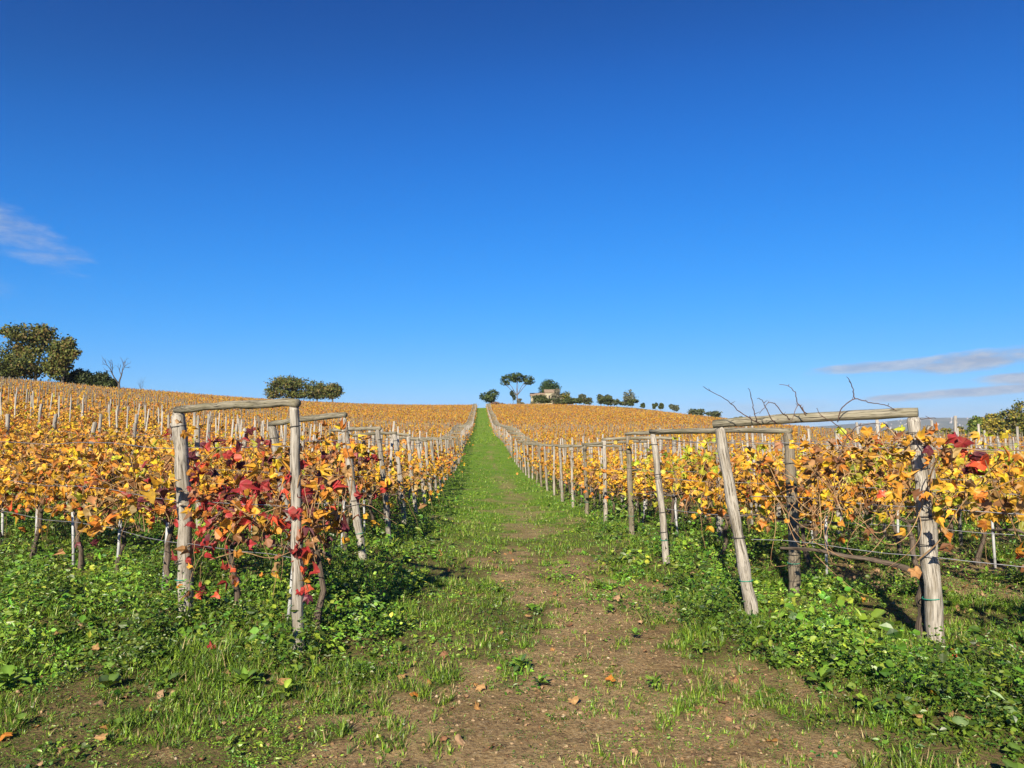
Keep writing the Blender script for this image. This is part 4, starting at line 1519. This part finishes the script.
def grass():
    r = np.random.default_rng(500)
    mb = MB(); wd = MB()
    up3 = np.array([0, 0, 1.0])
    bands = [  # y0, y1, half width, tufts/m2, blades per tuft, sprigs/m2, leaves per sprig, scale
        (2.9, 5.0, 4.6, 560, 10, 760, 14, 1.0), (5.0, 8.0, 7, 360, 9, 440, 13, 1.1), (8.0, 13, 11, 150, 8, 105, 11, 1.45), (13, 20, 16, 75, 7, 36, 9, 1.9),
        (20, 36, 22, 26, 6, 6, 8, 2.8), (36, 70, 26, 10, 6, 0, 8, 4.5)]
    for y0, y1, hw, nt, bpt, ns, lps, sc in bands:
        area = 2 * hw * (y1 - y0)
        for kind, dens, per in (('b', nt, bpt), ('w', ns, lps)):
            if not dens:
                continue
            x, y = sample_area(-hw, hw, y0, y1, int(area * dens), r)
            b = bare(x, y); lu = lush(x, y)
            clump = smooth(.32, .62, fbm(x * 1.7, y * 1.7, 7, 3))
            fine = smooth(.36, .60, fbm(x * 6, y * 6, 9, 2))
            weedy = smooth(.35, .6, fbm(x * .9 + 5, y * .9, 19, 3))
            tiny = (r.random(len(x)) < .62) * (.3 + .7 * fine)
            if kind == 'b':
                p = (1 - b) * (.30 + .70 * clump) * (1 - .4 * lu * weedy) + b * tiny * .45
            else:
                p = (1 - b) * (.34 + .5 * weedy * fine + .6 * lu * (.25 + .75 * fine)) + b * tiny * .85
            k = r.random(len(x)) < p
            x, y, b, lu, clump, weedy = x[k], y[k], b[k], lu[k], clump[k], weedy[k]
            m = len(x)
            vig = r.uniform(.55, 1.3, m) * np.where(b > .5, .6, 1.0)
            tone = 1 + .22 * r.normal(size=m)
            hue = r.random(m)
            rep = lambda v: np.repeat(v, per)
            n = m * per
            az = r.uniform(0, 2 * np.pi, n)
            d = np.column_stack([np.cos(az), np.sin(az), 0 * az]); pe = np.column_stack([-np.sin(az), np.cos(az), 0 * az])
            z = rep(H(x, y) + .03 * lu * (1 - b) * np.exp(-(np.hypot(x, y) / 30) ** 4))
            vg, l_, c_ = rep(vig), rep(lu), rep(clump)
            if kind == 'b':
                hgt = (.028 + .038 * c_ + .085 * l_ * rep(smooth(.40, .75, fbm(x * 2.1 + 9, y * 2.1, 33, 3)))) * vg * r.uniform(.5, 1.3, n)
                rad = .022 * min(sc, 2.2) * r.random(n) ** .5
                w = .0052 * sc * r.uniform(.6, 1.5, n)
                pos = np.column_stack([rep(x) + d[:, 0] * rad, rep(y) + d[:, 1] * rad, z - .006])
                c = greens(n, r, (.16, .34, .32, .12, .06)) * np.clip(rep(tone), .5, 1.5)[:, None]
                dry = r.random(n) < .06 + .20 * rep(b)
                c[dry] = np.array([.42, .33, .15]) * r.uniform(.6, 1.1, (dry.sum(), 1))
                mb.add(*scatter(BLADE, BLADE_F, pe * w[:, None], d * (hgt * r.uniform(.7, 2.4, n))[:, None], up3[None] * hgt[:, None], pos, c))
            else:
                hum = fbm(x * 2.6, y * 2.6, 23, 3)
                big = rep(np.where(r.random(m) < .10 + .22 * lu, r.uniform(.95, 1.7, m), r.uniform(.38, .75, m)))
                L = (.017 + .013 * l_) * big * vg * r.uniform(.7, 1.3, n) * min(sc, 2.0)
                hh = (.018 + .36 * l_ * rep(smooth(.38, .72, hum))) * vg * r.random(n) ** .8
                rad = (.012 + .045 * r.random(n) ** .6) * big * min(sc, 1.6)
                nn = unit(np.array([-.08, -.36, .85]) + .58 * r.normal(size=(n, 3)))
                yy = unit(d - nn * (d * nn).sum(1, keepdims=True))
                pp = np.cross(yy, nn)
                c = greens(n, r, (.22, .36, .26, .08, .08)) * np.clip(rep(tone), .5, 1.5)[:, None]
                c[:, 0] *= .65 + .6 * rep(hue)
                c *= (.62 + .7 * rep(smooth(.35, .65, fbm(x * 1.2, y * 1.2, 29, 3))))[:, None]
                asp = rep(np.where(r.random(m) < .5, r.uniform(.22, .45, m), r.uniform(.5, 1.05, m)))
                pos = np.column_stack([rep(x) + d[:, 0] * rad, rep(y) + d[:, 1] * rad, z + hh + .004])
                wd.add(*scatter(OVAL, OVAL_F, pp * (L * asp)[:, None], yy * L[:, None], nn * L[:, None], pos, np.clip(c, .004, .5)))
    # the long strip of turf up the hill
    for y0, y1, dens, sc in ((70, 140, 26, 6.0), (140, 280, 12, 9.0)):
        n = int((y1 - y0) * 4.2 * dens)
        y = r.uniform(y0, y1, n); x = r.uniform(-2.1, 2.1, n) - .043 * y + .51
        z = H(x, y)
        az = r.uniform(0, 2 * np.pi, n)
        hgt = r.uniform(.06, .16, n)
        d = np.column_stack([np.cos(az), np.sin(az), 0 * az]); pe = np.column_stack([-np.sin(az), np.cos(az), 0 * az])
        mb.add(*scatter(BLADE, BLADE_F, pe * (.006 * sc), d * hgt[:, None] * .7, np.column_stack([0 * az, 0 * az, hgt]), np.column_stack([x, y, z]), greens(n, r)))
    tag(mb.build('grass', M_GRASS), 'short green grass over the path and between the rows', 'grass', kind='stuff')
    tag(wd.build('weed_undergrowth', M_WEED), 'low leafy green weeds covering the ground', 'weeds', kind='stuff')


grass()


def rosette(r, n_leaf, L, wide, tilt0, tilt1):
    """broad-leaved plant: leaves on a whorl, each bent along its length"""
    mb = MB()
    for k in range(n_leaf):
        az = k * 2.4 + r.normal(0, .3)
        ln = L * r.uniform(.6, 1.1)
        t = r.uniform(tilt0, tilt1)
        m = 7
        s = np.linspace(0, 1, m)
        el = t - s * r.uniform(.5, 1.2)
        rad = np.concatenate([[0], np.cumsum(np.cos(el[:-1]))]) * ln / m
        zz = np.concatenate([[0], np.cumsum(np.sin(el[:-1]))]) * ln / m
        w = wide * ln * np.array([.08, .10, .55, .95, 1.0, .72, .12]) * (1 + .22 * r.normal(size=m))
        c, sn = math.cos(az), math.sin(az)
        mid = np.column_stack([rad * c, rad * sn, zz + .01])
        per = np.array([-sn, c, 0])
        Lf = mid + per * w[:, None] * .5 + [0, 0, 1] * (w[:, None] * .18 + r.normal(0, .003, (m, 1)))
        Rt = mid - per * w[:, None] * .5 + [0, 0, 1] * (w[:, None] * .18 + r.normal(0, .003, (m, 1)))
        V = np.vstack([Lf, mid, Rt])
        j = np.arange(m - 1)
        F = np.vstack([np.stack([j, m + j, m + j + 1, j + 1], 1), np.stack([m + j, 2 * m + j, 2 * m + j + 1, m + j + 1], 1)])
        col = greens(1, r, (.3, .38, .22, .05, .05))[0]
        cc = np.vstack([np.tile(col, (m, 1)), np.tile(col * 1.35 + .02, (m, 1)), np.tile(col, (m, 1))])
        mb.add(V, [F], np.clip(cc, 0, .5))
    return mb


def plants():
    r = np.random.default_rng(600)
    spots = [  # px, py, leaf length, label
        (838, 640, .20, 'large cabbage-like leafy weed left of the outer post of the big frame', .9, 9),
        (868, 632, .20, 'large blue-green leafy weed with veined leaves close to the outer post', .95, 8),
        (862, 660, .19, 'long-leaved weed just below the two cabbage-like weeds', .6, 8),
        (800, 650, .14, 'medium leafy weed left of the cabbage-like weeds', .7, 9),
        (755, 640, .14, 'leafy weed at the foot of the path-side post of the big frame', .7, 9),
        (715, 630, .13, 'leafy weed on the path left of the big frame', .7, 9),
        (820, 690, .13, 'bright leafy weed below the cabbage-like weeds', .75, 9),
        (900, 690, .14, 'bright green leafy weed under the outer post of the big frame', .6, 10),
        (945, 705, .15, 'tall leafy weed at the right edge near the post shadow', .5, 10),
        (870, 715, .12, 'spreading weed at the lower edge of the right-hand growth', .55, 9),
        (784, 668, .12, 'yellow-green round-leaved weed at the edge of the bare soil', .9, 7),
        (700, 655, .09, 'small leafy weed on bare soil right of the path middle', .5, 10),
        (655, 690, .08, 'light green weed tuft on the bare soil', .45, 10),
        (520, 672, .10, 'dark leafy weed clump alone on bare soil in the middle of the path', .5, 12),
        (540, 690, .08, 'smaller weed just below the dark clump on the path', .5, 10),
        (610, 615, .07, 'little round weed on the soil of the path', .6, 9),
        (635, 640, .07, 'tiny weed on bare soil right of the little round one', .5, 9),
        (8, 690, .16, 'pale bright-green lobed weed at the lower left corner', .6, 8),
        (20, 655, .12, 'bright weed just above the lower left corner', .6, 8),
        (150, 668, .12, 'lobed dark green weed among dry leaves on the left', .7, 8),
        (245, 690, .13, 'broad-leaved weed below the left-hand frame posts', .6, 9),
        (210, 655, .11, 'leafy weed left of the dark red fallen leaf', .6, 9),
        (285, 700, .10, 'weed at the edge of the bare soil under the left frame', .55, 9),
        (380, 610, .12, 'dense leafy weed in the shade right of the left frame', .6, 11),
        (345, 640, .13, 'broad dark weed right of the nearest left post', .6, 10),
        (640, 570, .12, 'leafy clump at the foot of the second right-hand frame', .6, 11),
        (620, 580, .10, 'low leafy clump on the path by the second right-hand frame', .6, 10),
    ]
    for px, py, L, lab, wide, n in spots:
        p = ground_px(px, py)
        o = rosette(r, n + 5, L * 1.1, wide * .62, .25, 1.15).build('leafy_weed', M_WEED, None, True)
        o.location = p + [0, 0, .03]
        tag(o, lab, 'weed')
    # thick-growing broad-leaved plants nobody could count
    mb = MB()
    protos = [rosette(np.random.default_rng(i), 8 + i % 4, .095, .36 + .1 * (i % 4), .3, 1.2) for i in range(8)]
    n = 5200
    x = r.uniform(-6, 6, n); y = r.uniform(3.2, 13, n)
    keep = (r.random(n) < lush(x, y) * .75 + .05) & (bare(x, y) < .5) & (fbm(x * 1.4, y * 1.4, 66, 3) > .40)
    for a, b in zip(x[keep], y[keep]):
        pr = protos[r.integers(8)]
        th = r.uniform(0, 6.28); s = r.uniform(.5, 1.25)
        Rm = np.array([[math.cos(th), -math.sin(th), 0], [math.sin(th), math.cos(th), 0], [0, 0, 1]]) * s
        V = np.concatenate(pr.V) @ Rm.T + [a, b, float(H(a, b)) + .01]
        mb.add(V, [np.concatenate(pr.F)], np.concatenate(pr.col) * r.uniform(.75, 1.2))
    tag(mb.build('broadleaf_undergrowth', M_WEED, None, True), 'broad-leaved green growth along the rows and by the frames', 'weeds', kind='stuff')


plants()


def litter():
    r = np.random.default_rng(700)
    mb = MB()
    n = 8000
    x, y = sample_area(-5, 5, 3.1, 10, n, r)
    w = .10 + .55 * smooth(-.4, -1.2, x) * smooth(6.2, 4.6, y) + .3 * smooth(1.2, 2.5, x) + .25 * (bare(x, y) > .5)
    k = r.random(len(x)) < w * .5
    x, y = x[k], y[k]
    m = len(x)
    pos = np.column_stack([x, y, H(x, y) + .012 + .035 * lush(x, y)])
    nz = unit(np.tile([0, 0, 1.0], (m, 1)) + .35 * r.normal(size=(m, 3)))
    t = unit(np.cross(nz, r.normal(size=(m, 3))))
    s = (.014 + .055 * r.random(m) ** 1.6)[:, None]
    cols = np.array([(.42, .27, .15), (.30, .17, .085), (.20, .10, .05), (.48, .25, .08)])[r.choice(4, m, p=(.45, .3, .15, .1))] * r.uniform(.7, 1.2, (m, 1))
    idx = r.integers(0, 6, m)
    for q, (T, F, tc) in enumerate(LEAVES):
        g = idx == q
        mb.add(*scatter(T, F, t[g] * s[g], np.cross(nz, t)[g] * s[g], nz[g] * s[g] * .4, pos[g], cols[g], tc))
    tag(mb.build('leaf_litter', M_DRY), 'dry brown leaf litter strewn over the ground', 'leaf litter', kind='stuff')
    # leaves large enough to pick out
    big = [(210, 660, 'red', 'dark red fallen leaf lying in grass below the left frame'), (92, 660, 'tan', 'large tan fallen leaf among weeds on the left, lit bright'),
           (58, 644, 'tan', 'pale brown fallen leaf left of the large tan one'), (278, 688, 'tan', 'long yellowish fallen leaf at the edge of the bare soil'),
           (105, 742, 'tan', 'tan fallen leaf near the lower left edge of the soil'), (268, 632, 'orange', 'orange fallen leaf by the nearest left post'),
           (5, 742, 'orange', 'orange fallen leaf at the lower left corner'), (950, 660, 'orange', 'bright orange fallen leaf right of the post shadow'),
           (958, 668, 'scarlet', 'reddish fallen leaf next to the bright orange one right of the post shadow'), (862, 660, 'orange', 'orange fallen leaf among the cabbage-like weeds'),
           (880, 612, 'brown', 'brown curled leaf hanging low left of the outer post'), (920, 730, 'tan', 'tan fallen leaf at the lower right growth edge'),
           (935, 708, 'gold', 'yellow-orange fallen leaf in the lower right weeds'), (528, 620, 'tan', 'tan fallen leaf on the path in the middle distance'),
           (480, 690, 'tan', 'dull brown fallen leaf left of the dark weed clump'), (610, 685, 'orange', 'small orange leaf on bare soil right of the weed clump'),
           (415, 700, 'orange', 'orange fallen leaf at the edge of the left growth'), (405, 680, 'tan', 'light brown leaf in the left growth near bare soil'),
           (572, 704, 'tan', 'pale leaf lying flat on bare soil in the path'), (150, 640, 'brown', 'brown leaf beside the lobed dark weed')]
    for px, py, cn, lab in big:
        p = ground_px(px, py)
        T, F, tc = LEAVES[r.integers(6)]
        s = r.uniform(.05, .072)
        nz = unit(np.array([[r.normal(0, .2), -.25 + r.normal(0, .12), 1.0]])); t = unit(np.cross(nz, r.normal(size=(1, 3))))
        m2 = MB().add(*scatter(T, F, t * s, np.cross(nz, t) * s, nz * s * .3, np.zeros((1, 3)), np.array([PAL[cn]]) * r.uniform(.85, 1.1), tc))
        o = m2.build('fallen_leaf', M_DRY)
        o.location = p + [0, 0, .03 + .05 * float(lush(p[0], p[1]))]
        tag(o, lab, 'leaf')
    # pebbles and clods
    mb = MB()
    n = 26000
    x, y = sample_area(-2.2, 2.8, 3.1, 8.5, n, r)
    k = bare(x, y) > .45
    x, y = x[k], y[k]
    T = np.array([(1, 0, 0), (.3, .9, 0), (-.8, .5, 0), (-.7, -.6, 0), (.4, -.9, 0), (.1, 0, .75), (.5, .3, .55), (-.4, .2, .6), (-.2, -.5, .5)])
    F = [np.array([(0, 1, 6), (1, 2, 7), (1, 7, 6), (2, 3, 7), (3, 8, 7), (3, 4, 8), (4, 0, 8), (0, 6, 8), (6, 7, 5), (7, 8, 5), (8, 6, 5)])]
    m = len(x)
    az = r.uniform(0, 6.28, m); s = (.003 + .014 * r.random(m) ** 6)[:, None]
    X = np.column_stack([np.cos(az), np.sin(az), 0 * az]) * s; Yv = np.column_stack([-np.sin(az), np.cos(az), 0 * az]) * s * r.uniform(.6, 1, (m, 1))
    Z = np.column_stack([0 * az, 0 * az, s[:, 0] * r.uniform(.5, 1, m)])
    base = np.array([(.27, .17, .085), (.40, .29, .165), (.48, .39, .26), (.11, .07, .04)])[r.choice(4, m, p=(.45, .26, .02, .27))]
    mb.add(*scatter(T, F, X, Yv, Z, np.column_stack([x, y, H(x, y)]), base))
    tag(mb.build('pebbles_and_clods', M_DRY, None, False), 'pebbles and soil clods on the bare path', 'gravel', kind='stuff')


litter()


# ------------------------------------------------------------------ air
def haze():
    m, t, out = new_mat('thin air')
    v = t.add('ShaderNodeVolumePrincipled')
    v.inputs['Color'].default_value = (.72, .82, 1.0, 1)
    v.inputs['Density'].default_value = 6e-5
    v.inputs['Anisotropy'].default_value = .0
    t.l.new(v.outputs[0], out.inputs['Volume'])
    a, b, c, d, z0, z1 = -9300, 9300, -3300, 9300, -75, 190
    V = np.array([(a, c, z0), (b, c, z0), (b, d, z0), (a, d, z0), (a, c, z1), (b, c, z1), (b, d, z1), (a, d, z1)], float)
    o = MB().add(V, [[(0, 3, 2, 1), (4, 5, 6, 7), (0, 1, 5, 4), (1, 2, 6, 5), (2, 3, 7, 6), (3, 0, 4, 7)]]).build('haze', m)
    tag(o, kind='stuff')


HAZE = True
if HAZE:
    haze()
